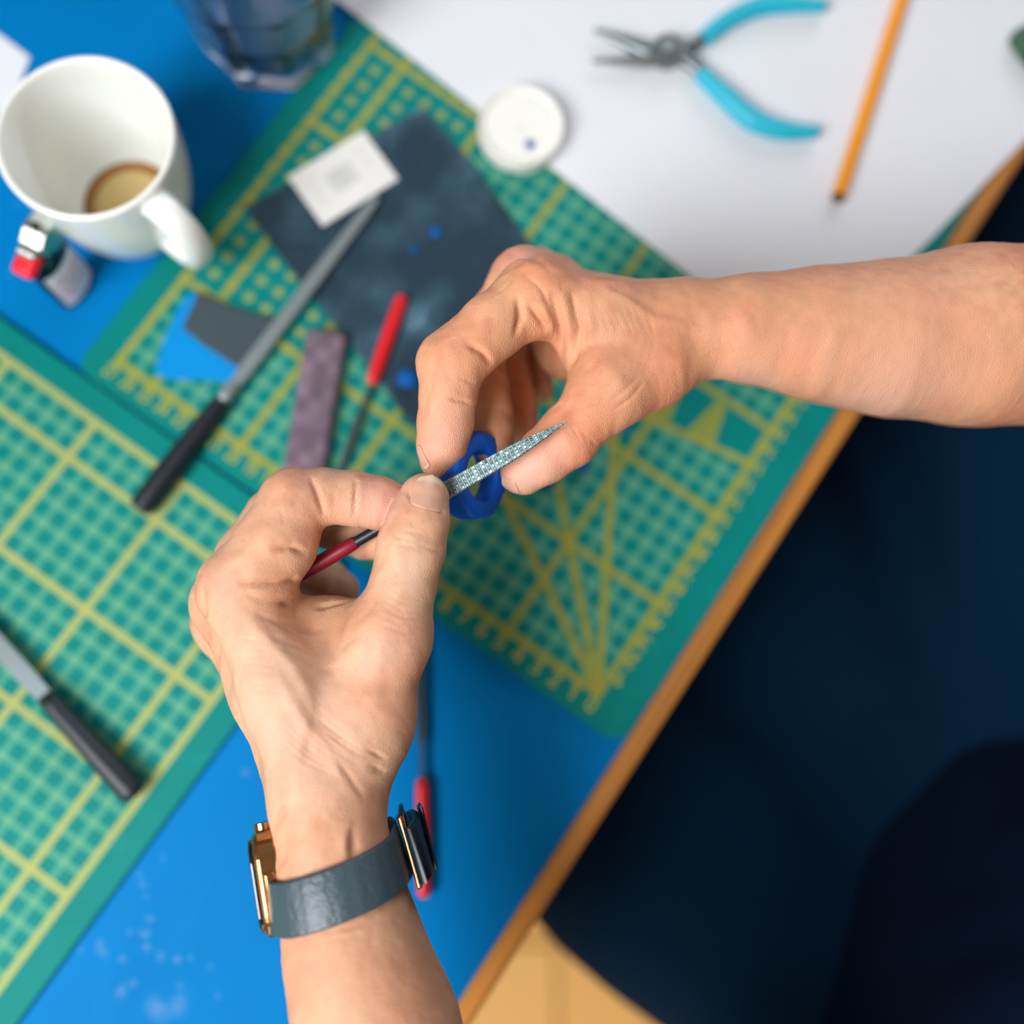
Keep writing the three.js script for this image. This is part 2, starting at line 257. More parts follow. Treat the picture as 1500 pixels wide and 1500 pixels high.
// ---------------------------------------------------------------- drinking glass
{
  const c = at(398, 52, 0), g = thing('drinking_glass', 'clear faceted drinking glass standing beside the cutting mat', 'glass', V3(c.x, T + 0.0004, c.z));
  const n = 8, prof = [[0.0295, 0.0], [0.0312, 0.002], [0.0322, 0.008], [0.036, 0.035], [0.0395, 0.06], [0.0415, 0.092], [0.0402, 0.0935], [0.039, 0.092], [0.0368, 0.062], [0.0325, 0.036], [0.0275, 0.0135], [0.02, 0.0105], [0.0003, 0.0098]];
  const pos = [], idx = [], seg = 96, rows = prof.length;
  for (let j = 0; j < rows; j++) for (let i = 0; i < seg; i++) {
    const a = i / seg * 2 * Math.PI + 0.39, [r, y] = prof[j], f = j < 5 ? [1, 1, 1, 1, 0.6][j] : 0, s = Math.PI / n, am = ((a - Math.PI / 2 + s) % (2 * s) + 2 * s) % (2 * s) - s, facet = Math.cos(s) / Math.cos(am) * 1.04;
    const q = r * (1 - f + f * facet); pos.push(Math.cos(a) * q, y, Math.sin(a) * q);
  }
  for (let j = 0; j + 1 < rows; j++) for (let i = 0; i < seg; i++) { const a = j * seg + i, b = j * seg + (i + 1) % seg; idx.push(a, a + seg, b, b, a + seg, b + seg); }
  pos.push(0, 0, 0, 0, prof[rows - 1][1], 0); const c0 = rows * seg; for (let i = 0; i < seg; i++) { idx.push(c0, i, (i + 1) % seg); idx.push(c0 + 1, (rows - 1) * seg + (i + 1) % seg, (rows - 1) * seg + i); }
  const gg = new THREE.BufferGeometry(); gg.setAttribute('position', new THREE.Float32BufferAttribute(pos, 3)); gg.setIndex(idx); const ng = gg.toNonIndexed(); ng.computeVertexNormals();
  part('tumbler', ng, M(0xffffff, 0.12, { transmission: 1, thickness: 0.01, ior: 1.5 }), g);
}

// ---------------------------------------------------------------- lighter
{
  const c = at(112, 421, 0), g = thing('cigarette_lighter', 'small black lighter with a white printed label, standing beside the mug', 'lighter', V3(c.x, T, c.z)); g.scale.set(1, 0.88, 1);
  const ax = V3(-0.42, 0, 0.9).normalize(), nz = V3(0.9, 0, 0.42).normalize();            // towards the red button; towards the label side
  g.quaternion.setFromRotationMatrix(new THREE.Matrix4().makeBasis(ax, V3(0, 1, 0), ax.clone().cross(V3(0, 1, 0))));
  const zs = ax.clone().cross(V3(0, 1, 0)).dot(nz) > 0 ? 1 : -1;
  const oval = (a, b, h, y) => new THREE.CylinderGeometry(1, 1, h, 40).scale(a, 1, b).translate(0, y + h / 2, 0);
  const body = M(0x0c1016, 0.25), metal = M(0xc9ccc8, 0.25, { metalness: 1 });
  part('body', oval(0.0115, 0.0062, 0.044, 0), body, g);
  part('valve_block', oval(0.0108, 0.0056, 0.006, 0.044), body, g);
  const lab = new THREE.CylinderGeometry(1, 1, 0.035, 40, 1, true, -1.05, 2.1).scale(0.01165, 1, 0.0064 * zs).translate(0, 0.0215, 0);
  const lt = canvasTexture(256, 256, (x) => { x.fillStyle = '#f4f2f4'; x.fillRect(0, 0, 256, 256); x.strokeStyle = '#5c6a72'; x.lineWidth = 5; x.strokeRect(8, 8, 240, 240); x.fillStyle = 'rgba(190,60,80,0.75)'; for (let r = 0; r < 7; r++) for (let k = 0; k < 5; k++) { const w = 18 + rnd() * 22; x.fillRect(30 + k * 42, 52 + r * 24, w, 12); } });
  lab.computeVertexNormals(); part('label', lab, M(0xffffff, 0.35, { map: lt, side: THREE.DoubleSide }), g).userData.label = 'white label with small pink print';
  const hood = new THREE.Shape(); hood.moveTo(-0.0115, 0.046); hood.lineTo(-0.0112, 0.0595); hood.quadraticCurveTo(-0.009, 0.0625, -0.004, 0.0618); hood.lineTo(0.0015, 0.0585); hood.lineTo(0.002, 0.05); hood.lineTo(0.004, 0.046); hood.closePath();
  part('metal_hood', new THREE.ExtrudeGeometry(hood, { depth: 0.0096, bevelEnabled: true, bevelSize: 0.0006, bevelThickness: 0.0006, bevelSegments: 2 }).translate(0, 0, -0.0048), metal, g);
  part('flame_hole', new THREE.CylinderGeometry(0.0017, 0.0017, 0.0012, 16).translate(-0.006, 0.0626, 0), M(0x101010, 0.7), g);
  part('spark_wheel', new THREE.CylinderGeometry(0.0038, 0.0038, 0.0075, 28).rotateX(Math.PI / 2).translate(0.004, 0.0555, 0), metal, g);
  part('button', new RoundedBoxGeometry(0.0115, 0.0075, 0.0105, 4, 0.003).rotateZ(-0.25).translate(0.0086, 0.0525, 0), M(0xe3122c, 0.35), g);
}

// ---------------------------------------------------------------- jar lid
{
  const c = at(762, 198, 4), g = thing('jar_lid', 'round white lid lying half on the paper, with a blue crumb on it', 'lid', V3(c.x, T + 0.0036, c.z));
  const P = [[0.0005, 0], [0.0196, 0], [0.0206, 0.0012], [0.0208, 0.0095], [0.0203, 0.0106], [0.0196, 0.0106], [0.019, 0.0098], [0.0182, 0.0086], [0.017, 0.0082], [0.0005, 0.0078]];
  part('dish', new THREE.LatheGeometry(P.map(([r, y]) => new THREE.Vector2(r, y)), 72), M(0xeeeeea, 0.4), g);
}

// ---------------------------------------------------------------- pliers
{
  const g = thing('needle_nose_pliers', 'needle nose pliers with turquoise handles lying open on the white paper', 'pliers', at(975, 76, 8)), o = g.position;
  const steel = M(0x6f767a, 0.32, { metalness: 0.9 }), grip = M(0x10b4cf, 0.42), L = (x, y, h) => at(x, y, h).sub(o);
  const taper = (pts, rs, n = 48, flat = 1) => { const cv = new THREE.CatmullRomCurve3(pts), p = [], idx = [], K = 14, up = V3(0, 1, 0); for (let i = 0; i <= n; i++) { const q = cv.getPoint(i / n), t = cv.getTangent(i / n), s = t.clone().cross(up).normalize(), u = s.clone().cross(t), f = i / n * (rs.length - 1), k = Math.min(Math.floor(f), rs.length - 2), r = rs[k] + (rs[k + 1] - rs[k]) * (f - k); for (let j = 0; j < K; j++) { const a = j / K * 2 * Math.PI, e = q.clone().addScaledVector(s, Math.cos(a) * r).addScaledVector(u, Math.sin(a) * r * flat); p.push(e.x, e.y, e.z); } }
    for (let i = 0; i < n; i++) for (let j = 0; j < K; j++) { const a = i * K + j, b = i * K + (j + 1) % K; idx.push(a, b, b + K, a, b + K, a + K); } const c0 = p.length / 3; for (const e of [0, n]) { const q = cv.getPoint(e / n); p.push(q.x, q.y, q.z); } for (let j = 0; j < K; j++) { idx.push(c0, (j + 1) % K, j); idx.push(c0 + 1, n * K + j, n * K + (j + 1) % K); }
    const b = new THREE.BufferGeometry(); b.setAttribute('position', new THREE.Float32BufferAttribute(p, 3)); b.setIndex(idx); b.computeVertexNormals(); return b; };
  part('jaw', taper([L(870, 44, 8), L(905, 56, 8), L(945, 72, 8), L(985, 84, 8)], [0.0011, 0.0028, 0.005, 0.0055], 24, 0.75), steel, g);
  part('jaw', taper([L(866, 89, 8), L(905, 90, 8), L(945, 88, 8), L(985, 80, 8)], [0.0011, 0.002, 0.004, 0.0055], 24, 0.75), M(0x9aa2a4, 0.3, { metalness: 0.9 }), g);
  part('joint', new THREE.CylinderGeometry(0.0072, 0.0076, 0.0085, 32).translate(0.0005, 0.0005, 0), steel, g);
  part('rivet', new THREE.CylinderGeometry(0.0032, 0.0034, 0.0012, 24).translate(0, 0.0052, 0), M(0xb9c4c4, 0.25, { metalness: 1 }), g);
  part('shank', taper([L(978, 80, 8), L(1008, 68, 8), L(1034, 52, 8)], [0.005, 0.0042, 0.0028], 16, 0.8), steel, g);
  part('shank', taper([L(978, 76, 8), L(1006, 88, 8), L(1034, 112, 8)], [0.005, 0.0042, 0.0028], 16, 0.8), steel, g);
  part('handle', taper([L(1030, 57, 8), L(1066, 30, 8), L(1112, 10, 8), L(1160, 6, 8), L(1209, 9, 8)], [0.0042, 0.0046, 0.005, 0.0046, 0.0032], 48, 0.95), grip, g);
  part('handle', taper([L(1024, 106, 8), L(1062, 141, 8), L(1104, 176, 8), L(1148, 191, 8), L(1198, 193, 8)], [0.0042, 0.0052, 0.0056, 0.0048, 0.0032], 48, 0.95), grip, g);
}

{
  const g = thing('eraser', 'small dark green eraser cut off by the right edge of the picture, on the paper', 'eraser', at(1508, 80, 4)); g.rotation.y = 0.5;
  part('rubber', new RoundedBoxGeometry(0.0135, 0.009, 0.026, 4, 0.0025).translate(0, 0.0042, 0), M(0x0a4a3c, 0.6), g);
  part('paper_sleeve', new RoundedBoxGeometry(0.0139, 0.0094, 0.014, 3, 0.0012).translate(0.0, 0.0042, -0.004), M(0x37604a, 0.6), g);
}

// ---------------------------------------------------------------- pencil
{
  const a = at(1227, 292, 7), b = at(1338, -55, 7), g = alongGroup('pencil', 'orange pencil lying on the white paper, right of the pliers', 'pencil', a, b), l = a.distanceTo(b);
  part('shaft', new THREE.CylinderGeometry(0.0036, 0.0036, l - 0.002, 6).rotateX(Math.PI / 2).translate(0, 0, l / 2 + 0.001), M(0xf59a00, 0.35), g);
  part('end_cap', new THREE.CylinderGeometry(0.0033, 0.0033, 0.002, 6).rotateX(Math.PI / 2).translate(0, 0, 0.001), M(0x5a3c14, 0.6), g);
}

// ---------------------------------------------------------------- sanding sheet, card, folded wax sheet
{
  const gritT = dataTexture(512, (x, y) => { const n = vnoise(x * 64, y * 64, 64), d = vnoise(x * 4 + 3, y * 4, 4) * 0.6 + vnoise(x * 8, y * 8, 8) * 0.4, s = Math.max(0, d - 0.39) * 0.44 * (0.5 + n); return [0.10 + s * 0.8 + 0.03 * n, 0.20 + s * 1.0 + 0.03 * n, 0.26 + s * 1.05 + 0.03 * n]; }, true, 9);
  const grit = dataTexture(256, (x, y) => [NG[(Math.floor(x * 64) + 64 * Math.floor(y * 64)) & 4095]], false, 60);
  flat('sanding_sheet', [[358, 304], [480, 237], [618, 157], [697, 247], [771, 351], [866, 476], [736, 552], [606, 626], [520, 512], [438, 412]], 3.6, 0.0008, M(0xffffff, 0.95, { map: gritT, bumpMap: grit, bumpScale: 0.0002 }), 'dark slate sanding sheet dusted with filings, lying across the cutting mat', 'sanding sheet', 0.0002);
  const card = canvasTexture(512, 400, (x) => { x.fillStyle = '#dededc'; x.fillRect(0, 0, 512, 400); x.fillStyle = 'rgba(120,130,132,0.55)'; for (let i = 0; i < 26; i++) x.fillRect(170 + i * 6.6, 120, 1.5 + 3.4 * rnd(), 150); x.fillStyle = 'rgba(120,130,132,0.4)'; for (let r = 0; r < 6; r++) x.fillRect(60, 90 + r * 36, 70, 6); for (let r = 0; r < 4; r++) x.fillRect(380, 90 + r * 40, 80, 6); });
  const w = [[424, 264], [535, 196], [581, 256], [482, 332]].map(([x, y]) => at(x, y, 6)), c = w[0].clone().add(w[2]).multiplyScalar(0.5), U = w[1].clone().sub(w[0]), l = U.length(), d = w[3].distanceTo(w[0]); U.normalize();
  const o = mesh('print_card', planUV(slab([[-l / 2, -d / 2], [l / 2, -d / 2], [l / 2, d / 2], [-l / 2, d / 2]], 0.0012, 0.0003), l, d, -l / 2, -d / 2), M(0xffffff, 0.7, { map: card }), V3(c.x, T + 0.0048, c.z), 'small white card with grey print lying on the sanding sheet', 'card');
  o.quaternion.setFromRotationMatrix(new THREE.Matrix4().makeBasis(U, V3(0, 1, 0), U.clone().cross(V3(0, 1, 0))));
  flat('wax_sheet', [[283, 426], [262, 452], [243, 492], [226, 548], [246, 556], [300, 557], [340, 560], [364, 552], [340, 500], [300, 455]], 3.4, 0.0012, M(0x0088d2, 0.45, { specularIntensity: 0.3 }), 'bright blue wax sheet on the mat under the dark offcut', 'wax sheet', 0.0004);
  flat('sandpaper_offcut', [[291, 428], [280, 452], [267, 480], [300, 507], [332, 528], [362, 546], [384, 505], [400, 467], [345, 452]], 4.8, 0.0008, M(0x36464f, 0.45), 'dark grey offcut lying over the bright blue wax sheet', 'sandpaper', 0.0003);
}

// ---------------------------------------------------------------- files and sticks lying on the table
const steelMat = M(0x9fadb0, 0.38, { metalness: 0.75 }), blackMat = M(0x101a24, 0.45), redMat = M(0xd81a24, 0.38), darkSteel = M(0x4a5558, 0.4, { metalness: 0.7 });
{
  let a = at(203, 748, 9), b = at(552, 288, 9), g = alongGroup('hand_file', 'long grey file with a black handle resting across the sanding sheet', 'file', a, b), l = a.distanceTo(b), h = a.distanceTo(at(337, 592, 9));
  part('handle', turned([[0, 0.0005], [0.0006, 0.0045], [0.003, 0.0056], [0.02, 0.0058], [h - 0.008, 0.0046], [h - 0.001, 0.0042], [h, 0.0005]], 24), blackMat, g);
  part('ferrule', turned([[h - 0.002, 0.0006], [h - 0.001, 0.0036], [h + 0.008, 0.0034], [h + 0.009, 0.0004]]), steelMat, g);
  part('blade', bar([[h + 0.006, 0.0048, 0.0034], [h + 0.02, 0.0062, 0.0034], [l - 0.05, 0.0062, 0.0032], [l - 0.01, 0.0046, 0.0024], [l, 0.003, 0.0016]], -0.0008), steelMat, g);
}
{
  const a = at(200, 1166, 10), b = at(-95, 845, 10), g = alongGroup('hand_file', 'flat grey file with a thick black handle at the lower left on the mat', 'file', a, b), l = a.distanceTo(b), h = a.distanceTo(at(50, 1036, 10));
  part('handle', turned([[0, 0.0005], [0.0008, 0.0048], [0.003, 0.0058], [0.02, 0.0056], [h - 0.006, 0.0044], [h, 0.0038], [h + 0.0005, 0.0005]], 24), blackMat, g);
  part('blade', bar([[h - 0.004, 0.004, 0.003], [h, 0.0065, 0.003], [h + 0.012, 0.0078, 0.003], [l, 0.0078, 0.003]], -0.001), M(0x667276, 0.45, { metalness: 0.7 }), g);
}
{
  const a = at(480, 486, 8), b = at(434, 760, 8), g = alongGroup('sanding_stick', 'mauve sanding stick with rounded edges beside the red handled file', 'sanding stick', a, b), l = a.distanceTo(b);
  const tx = dataTexture(256, (x, y) => { const n = 0.8 + 0.4 * vnoise(x * 8, y * 8, 8) + 0.14 * (vnoise(x * 64, y * 64, 64) - 0.5); return [0.43 * n, 0.36 * n, 0.42 * n]; }, true);
  part('abrasive_sleeve', planUV(new RoundedBoxGeometry(0.0186, 0.0085, l, 4, 0.003).translate(0, -0.0005, l / 2), 0.05, 0.05), M(0xffffff, 0.9, { map: tx }), g);
}
function needleFile(label, a, b, hs, group) {
  const g = alongGroup('needle_file', label, 'needle file', a, b, group), l = a.distanceTo(b), h = hs * l;
  part('handle', turned([[0, 0.0003], [0.0008, 0.0024], [0.003, 0.0031], [h * 0.5, 0.0033], [h - 0.004, 0.003], [h, 0.0022], [h + 0.0004, 0.0003]], 20), redMat, g);
  part('blade', bar([[h - 0.002, 0.0016, 0.0016], [h + 0.014, 0.0018, 0.0016], [h + 0.018, 0.0034, 0.0018], [l - 0.02, 0.0034, 0.0018], [l, 0.0012, 0.001]]), darkSteel, g);
  return g;
}
needleFile('slim needle file with a bright red handle on the edge of the sanding sheet', at(590, 432, 8), at(492, 708, 6.5), 0.48);
needleFile('slim needle file with a red handle lying behind the wristwatch buckle', at(621, 1316, 4), at(614, 900, 4), 0.41);
const waxMat = M(0x0058a4, 0.5, { specularIntensity: 0.3 });
function chip(label, px, py, h, r) {
  const g = new THREE.IcosahedronGeometry(r, 2), p = g.attributes.position; const s = rnd() * 50;
  for (let i = 0; i < p.count; i++) { const x = p.getX(i), y = p.getY(i), z = p.getZ(i), k = 0.75 + 0.5 * vnoise(s + x / r * 1.6 + y / r, s + z / r * 1.6); p.setXYZ(i, x * k, y * k * 0.5, z * k); }
  g.computeVertexNormals(); const q = at(px, py, h); return mesh('wax_chip', g, waxMat, q.setY(q.y + r * 0.33), label, 'wax chip');
}
chip('biggest blue wax chip, at the edge of the sanding sheet beside the index finger', 597, 556, 4.4, 0.0046);
chip('pale blue wax chip in the middle of the sanding sheet', 638, 341, 4.4, 0.0026);
chip('small blue wax crumb beside the wax chip in the middle of the sanding sheet', 606, 366, 4.4, 0.0017);
chip('blue wax chip on the green mat just below the right thumb', 850, 684, 3, 0.0038);
chip('faint blue wax chip on the mat between the right thumb tip and angle lines', 803, 706, 3, 0.0036);
chip('blue wax crumb on the mat beneath the right wrist', 918, 624, 3, 0.0030);
chip('tiny bright blue wax crumb lying on the round white lid', 776, 212, 12, 0.0021);

// ---------------------------------------------------------------- the person: signed distance field of both arms, meshed by surface nets
const mm = 0.001;
const smin = (a, b, k) => { const h = Math.max(k - Math.abs(a - b), 0) / k; return Math.min(a, b) - h * h * k * 0.25; };
const P4 = ([x, y, h, r]) => { const p = at(x, y, h); return [p.x, p.y, p.z, r * mm]; };
// chains of tapered capsules: one flat array per limb, [ax, ay, az, ar, bx, by, bz, br, ...]
function limb(points, k, opt = {}) {
  const q = points.map(P4), seg = [];
  for (let i = 0; i + 1 < q.length; i++) seg.push(...q[i], ...q[i + 1]);
  const c = V3(0, 0, 0); q.forEach((p) => c.add(V3(p[0], p[1], p[2]))); c.multiplyScalar(1 / q.length);
  const R = Math.max(...q.map((p) => c.distanceTo(V3(p[0], p[1], p[2])) + p[3]));
  return { seg, k: k * mm, c, R, base: q[0], ...opt };
}
function capsules(s, k, x, y, z, d) {
  for (let i = 0; i < s.length; i += 8) {
    const bx = s[i + 4] - s[i], by = s[i + 5] - s[i + 1], bz = s[i + 6] - s[i + 2], px = x - s[i], py = y - s[i + 1], pz = z - s[i + 2];
    let t = (px * bx + py * by + pz * bz) / (bx * bx + by * by + bz * bz); t = t < 0 ? 0 : t > 1 ? 1 : t;
    const ex = px - bx * t, ey = py - by * t, ez = pz - bz * t, e = Math.sqrt(ex * ex + ey * ey + ez * ez) - (s[i + 3] + (s[i + 7] - s[i + 3]) * t);
    d = d === null ? e : smin(d, e, k);
  }
  return d;
}
function armField(palm, fingers) {
  return (x, y, z) => {
    let d = null;
    for (const l of palm) {
      if (d !== null && Math.hypot(x - l.c.x, y - l.c.y, z - l.c.z) - l.R > d + l.k) continue;
      d = capsules(l.seg, l.k, x, y, z, d);
    }
    for (const f of fingers) {
      if (Math.hypot(x - f.c.x, y - f.c.y, z - f.c.z) - f.R > d + 0.012) continue;
      const e = capsules(f.seg, f.k, x, y, z, null), q = Math.hypot(x - f.base[0], y - f.base[1], z - f.base[2]);
      let t = (q - f.near * mm) / ((f.far - f.near) * mm); t = t < 0 ? 0 : t > 1 ? 1 : t;
      d = smin(d, e, (f.blend * (1 - t) + 0.7 * t) * mm);
    }
    return d;
  };
}
// surface nets over the cells near the surface
function surfaceNets(sdf, lo, hi, cell) {
  const B = 8, nb = [0, 1, 2].map((i) => Math.ceil((hi[i] - lo[i]) / (cell * B))), n = nb.map((b) => b * B + 1), [nx, ny, nz] = n;
  const F = new Float32Array(nx * ny * nz).fill(9), ix = (i, j, k) => (k * ny + j) * nx + i, active = [], reach = cell * B * 0.87 * 1.25;
  for (let c = 0; c < nb[2]; c++) for (let b = 0; b < nb[1]; b++) for (let a = 0; a < nb[0]; a++) {
    const d = sdf(lo[0] + (a + 0.5) * B * cell, lo[1] + (b + 0.5) * B * cell, lo[2] + (c + 0.5) * B * cell);
    if (Math.abs(d) > reach) continue;
    active.push([a, b, c]);
    for (let k = c * B; k <= c * B + B; k++) for (let j = b * B; j <= b * B + B; j++) for (let i = a * B; i <= a * B + B; i++) { const q = ix(i, j, k); if (F[q] === 9) F[q] = sdf(lo[0] + i * cell, lo[1] + j * cell, lo[2] + k * cell); }
  }
  const vid = new Int32Array(nx * ny * nz).fill(-1), pos = [], idx = [];
  const E = [[0, 1], [2, 3], [4, 5], [6, 7], [0, 2], [1, 3], [4, 6], [5, 7], [0, 4], [1, 5], [2, 6], [3, 7]], v = new Float64Array(8);
  for (const [a, b, c] of active) for (let k = c * B; k < c * B + B; k++) for (let j = b * B; j < b * B + B; j++) for (let i = a * B; i < a * B + B; i++) {
    let m = 0; for (let q = 0; q < 8; q++) { v[q] = F[ix(i + (q & 1), j + ((q >> 1) & 1), k + (q >> 2))]; if (v[q] < 0) m |= 1 << q; }
    if (m === 0 || m === 255) continue;
    let x = 0, y = 0, z = 0, w = 0;
    for (const [p, q] of E) if ((v[p] < 0) !== (v[q] < 0)) { const t = v[p] / (v[p] - v[q]); x += (p & 1) + ((q & 1) - (p & 1)) * t; y += ((p >> 1) & 1) + (((q >> 1) & 1) - ((p >> 1) & 1)) * t; z += (p >> 2) + ((q >> 2) - (p >> 2)) * t; w++; }
    vid[ix(i, j, k)] = pos.length / 3; pos.push(lo[0] + (i + x / w) * cell, lo[1] + (j + y / w) * cell, lo[2] + (k + z / w) * cell);
  }
  for (const [a, b, c] of active) for (let k = c * B; k < c * B + B; k++) for (let j = b * B; j < b * B + B; j++) for (let i = a * B; i < a * B + B; i++) {
    const f = F[ix(i, j, k)] < 0;
    const quad = (p, q, r, s, flip) => { const A = vid[p], Bq = vid[q], C = vid[r], D = vid[s]; if (A < 0 || Bq < 0 || C < 0 || D < 0) return; if (flip) idx.push(A, C, Bq, A, D, C); else idx.push(A, Bq, C, A, C, D); };
    if (j && k && i + 1 < nx && f !== F[ix(i + 1, j, k)] < 0) quad(ix(i, j - 1, k - 1), ix(i, j, k - 1), ix(i, j, k), ix(i, j - 1, k), !f);
    if (i && k && j + 1 < ny && f !== F[ix(i, j + 1, k)] < 0) quad(ix(i - 1, j, k - 1), ix(i - 1, j, k), ix(i, j, k), ix(i, j, k - 1), !f);
    if (i && j && k + 1 < nz && f !== F[ix(i, j, k + 1)] < 0) quad(ix(i - 1, j - 1, k), ix(i, j - 1, k), ix(i, j, k), ix(i - 1, j, k), !f);
  }
  return { pos: new Float32Array(pos), idx };
}
const grad = (f, x, y, z, e = 0.0006) => { const g = [f(x + e, y, z) - f(x - e, y, z), f(x, y + e, z) - f(x, y - e, z), f(x, y, z + e) - f(x, y, z - e)], l = Math.hypot(...g) || 1; return g.map((c) => c / l); };
// where the skin lies under a point of the picture
function onSkin(sdf, px, py) {
  const o = camera.position, d = at(px, py, 0).sub(o).normalize(); let t = 0.2;
  for (let i = 0; i < 160 && t < 0.6; i++) { const e = sdf(o.x + d.x * t, o.y + d.y * t, o.z + d.z * t); if (e < 0.00008) break; t += e * 0.8; }
  return V3(o.x + d.x * t, o.y + d.y * t, o.z + d.z * t);
}
const SKIN_L = [0.62, 0.345, 0.215], SKIN_R = [0.69, 0.315, 0.175];
// folds and tendons: [width, height (below 0 a groove), points...]; patches of colour: [px, py, radius, r, g, b, amount]
function skinGeometry(sdf, lo, hi, cell, strokes, patches, SKIN) {
  const { pos, idx } = surfaceNets(sdf, lo, hi, cell), n = pos.length / 3, col = new Float32Array(3 * n), uv = new Float32Array(2 * n), nor = new Float32Array(3 * n);
  const S = strokes.map(([w, h, ...pts]) => { const q = pts.map(([x, y]) => onSkin(sdf, x, y)), c = q.reduce((a, b) => a.add(b), V3(0, 0, 0)).multiplyScalar(1 / q.length); return { w: w * mm, h: h * mm, q, c, R: Math.max(...q.map((p) => p.distanceTo(c))) + 2.5 * w * mm }; });
  const Pt = patches.map(([x, y, r, ...c]) => ({ p: onSkin(sdf, x, y), r: r * mm, c }));
  for (let i = 0; i < n; i++) {
    let x = pos[3 * i], y = pos[3 * i + 1], z = pos[3 * i + 2], g = grad(sdf, x, y, z), d = sdf(x, y, z);
    x -= g[0] * d; y -= g[1] * d; z -= g[2] * d;
    let lift = 0;
    for (const s of S) {
      const cx = x - s.c.x, cy = y - s.c.y, cz = z - s.c.z; if (cx * cx + cy * cy + cz * cz > s.R * s.R) continue;
      let best = 9, end = 0;
      for (let k = 0; k + 1 < s.q.length; k++) {
        const a = s.q[k], b = s.q[k + 1], bx = b.x - a.x, by = b.y - a.y, bz = b.z - a.z, px = x - a.x, py = y - a.y, pz = z - a.z;
        let t = (px * bx + py * by + pz * bz) / (bx * bx + by * by + bz * bz); t = t < 0 ? 0 : t > 1 ? 1 : t;
        const e = (px - bx * t) ** 2 + (py - by * t) ** 2 + (pz - bz * t) ** 2; if (e < best) { best = e; end = Math.min(k + t, s.q.length - 1 - k - t); }
      }
      lift += 1.5 * s.h * Math.exp(-best / (s.w * s.w)) * (s.q.length > 1 ? Math.min(1, 0.35 + end * 1.3) : 1);
    }
    // slack skin: fine uneven relief
    const q = 420, r = (vnoise(x * q + 7, z * q + y * 160) - 0.5) * 0.0002 + (vnoise(x * 150, z * 150 + y * 90 + 31) - 0.5) * 0.00022;
    lift += r;
    pos[3 * i] = x + g[0] * lift; pos[3 * i + 1] = y + g[1] * lift; pos[3 * i + 2] = z + g[2] * lift;
    const m = 0.88 + 0.24 * vnoise(x * 260 + 11, z * 260 + y * 200), m2 = vnoise(x * 70 + 3, z * 70 + y * 70 + 17) - 0.5, m3 = vnoise(x * 800, z * 800 + y * 800 + 5) > 0.86 ? 0.93 : 1, fr = Math.max(0, vnoise(x * 190 + 40, z * 190 + y * 190 + 9) - 0.62) * 0.55;
    let c = [SKIN[0] * m * m3 * (1 + 0.05 * m2) * (1 - 0.5 * fr), SKIN[1] * m * m3 * m3 * (1 - 0.26 * m2) * (1 - fr), SKIN[2] * m * m3 * m3 * (1 - 0.32 * m2) * (1 - 1.2 * fr)];
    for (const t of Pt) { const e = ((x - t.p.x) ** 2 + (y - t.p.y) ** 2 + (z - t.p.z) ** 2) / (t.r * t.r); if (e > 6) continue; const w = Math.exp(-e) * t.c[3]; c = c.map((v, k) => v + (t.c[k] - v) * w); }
    col.set(c, 3 * i); uv[2 * i] = x / 0.034; uv[2 * i + 1] = (z + 0.35 * y) / 0.034;
  }
  const geo = new THREE.BufferGeometry(); geo.setAttribute('position', new THREE.BufferAttribute(pos, 3)); geo.setAttribute('color', new THREE.BufferAttribute(col, 3)); geo.setAttribute('uv', new THREE.BufferAttribute(uv, 2)); geo.setIndex(idx); geo.computeVertexNormals(); return geo;
}
const near = (near, far, blend) => ({ near, far, blend });
// left hand (with the watch): thumb side towards the lens
const LP = [
  limb([[474, 1180, 122, 16.5], [497, 1290, 121, 18], [521, 1400, 121, 21], [552, 1510, 120, 24.5], [620, 1800, 118, 33]], 10),
  limb([[477, 1180, 102, 15.5], [500, 1290, 99, 17.5], [524, 1400, 97, 21], [555, 1510, 96, 24.5], [620, 1800, 100, 32]], 10),
  limb([[470, 1165, 124, 15], [420, 1020, 127, 13], [350, 864, 126, 12]], 9),
  limb([[462, 1165, 108, 14.5], [397, 1010, 111, 12.8], [332, 884, 107, 11.2]], 8),
  limb([[464, 1168, 98, 14], [400, 1020, 94, 12], [330, 912, 90, 10.6]], 8),
  limb([[474, 1170, 90, 13], [420, 1040, 80, 11.5], [352, 945, 76, 9.8]], 8),
  limb([[502, 1150, 118, 14.5], [530, 1060, 121, 15.5], [569, 932, 128, 13]], 10),
  limb([[430, 912, 117, 9.0], [480, 917, 116, 8.5], [540, 920, 118, 10]], 8),
  limb([[450, 1000, 112, 15.5], [515, 995, 112, 15.5]], 10),
  limb([[510, 1100, 98, 15], [440, 980, 86, 12]], 10),
];
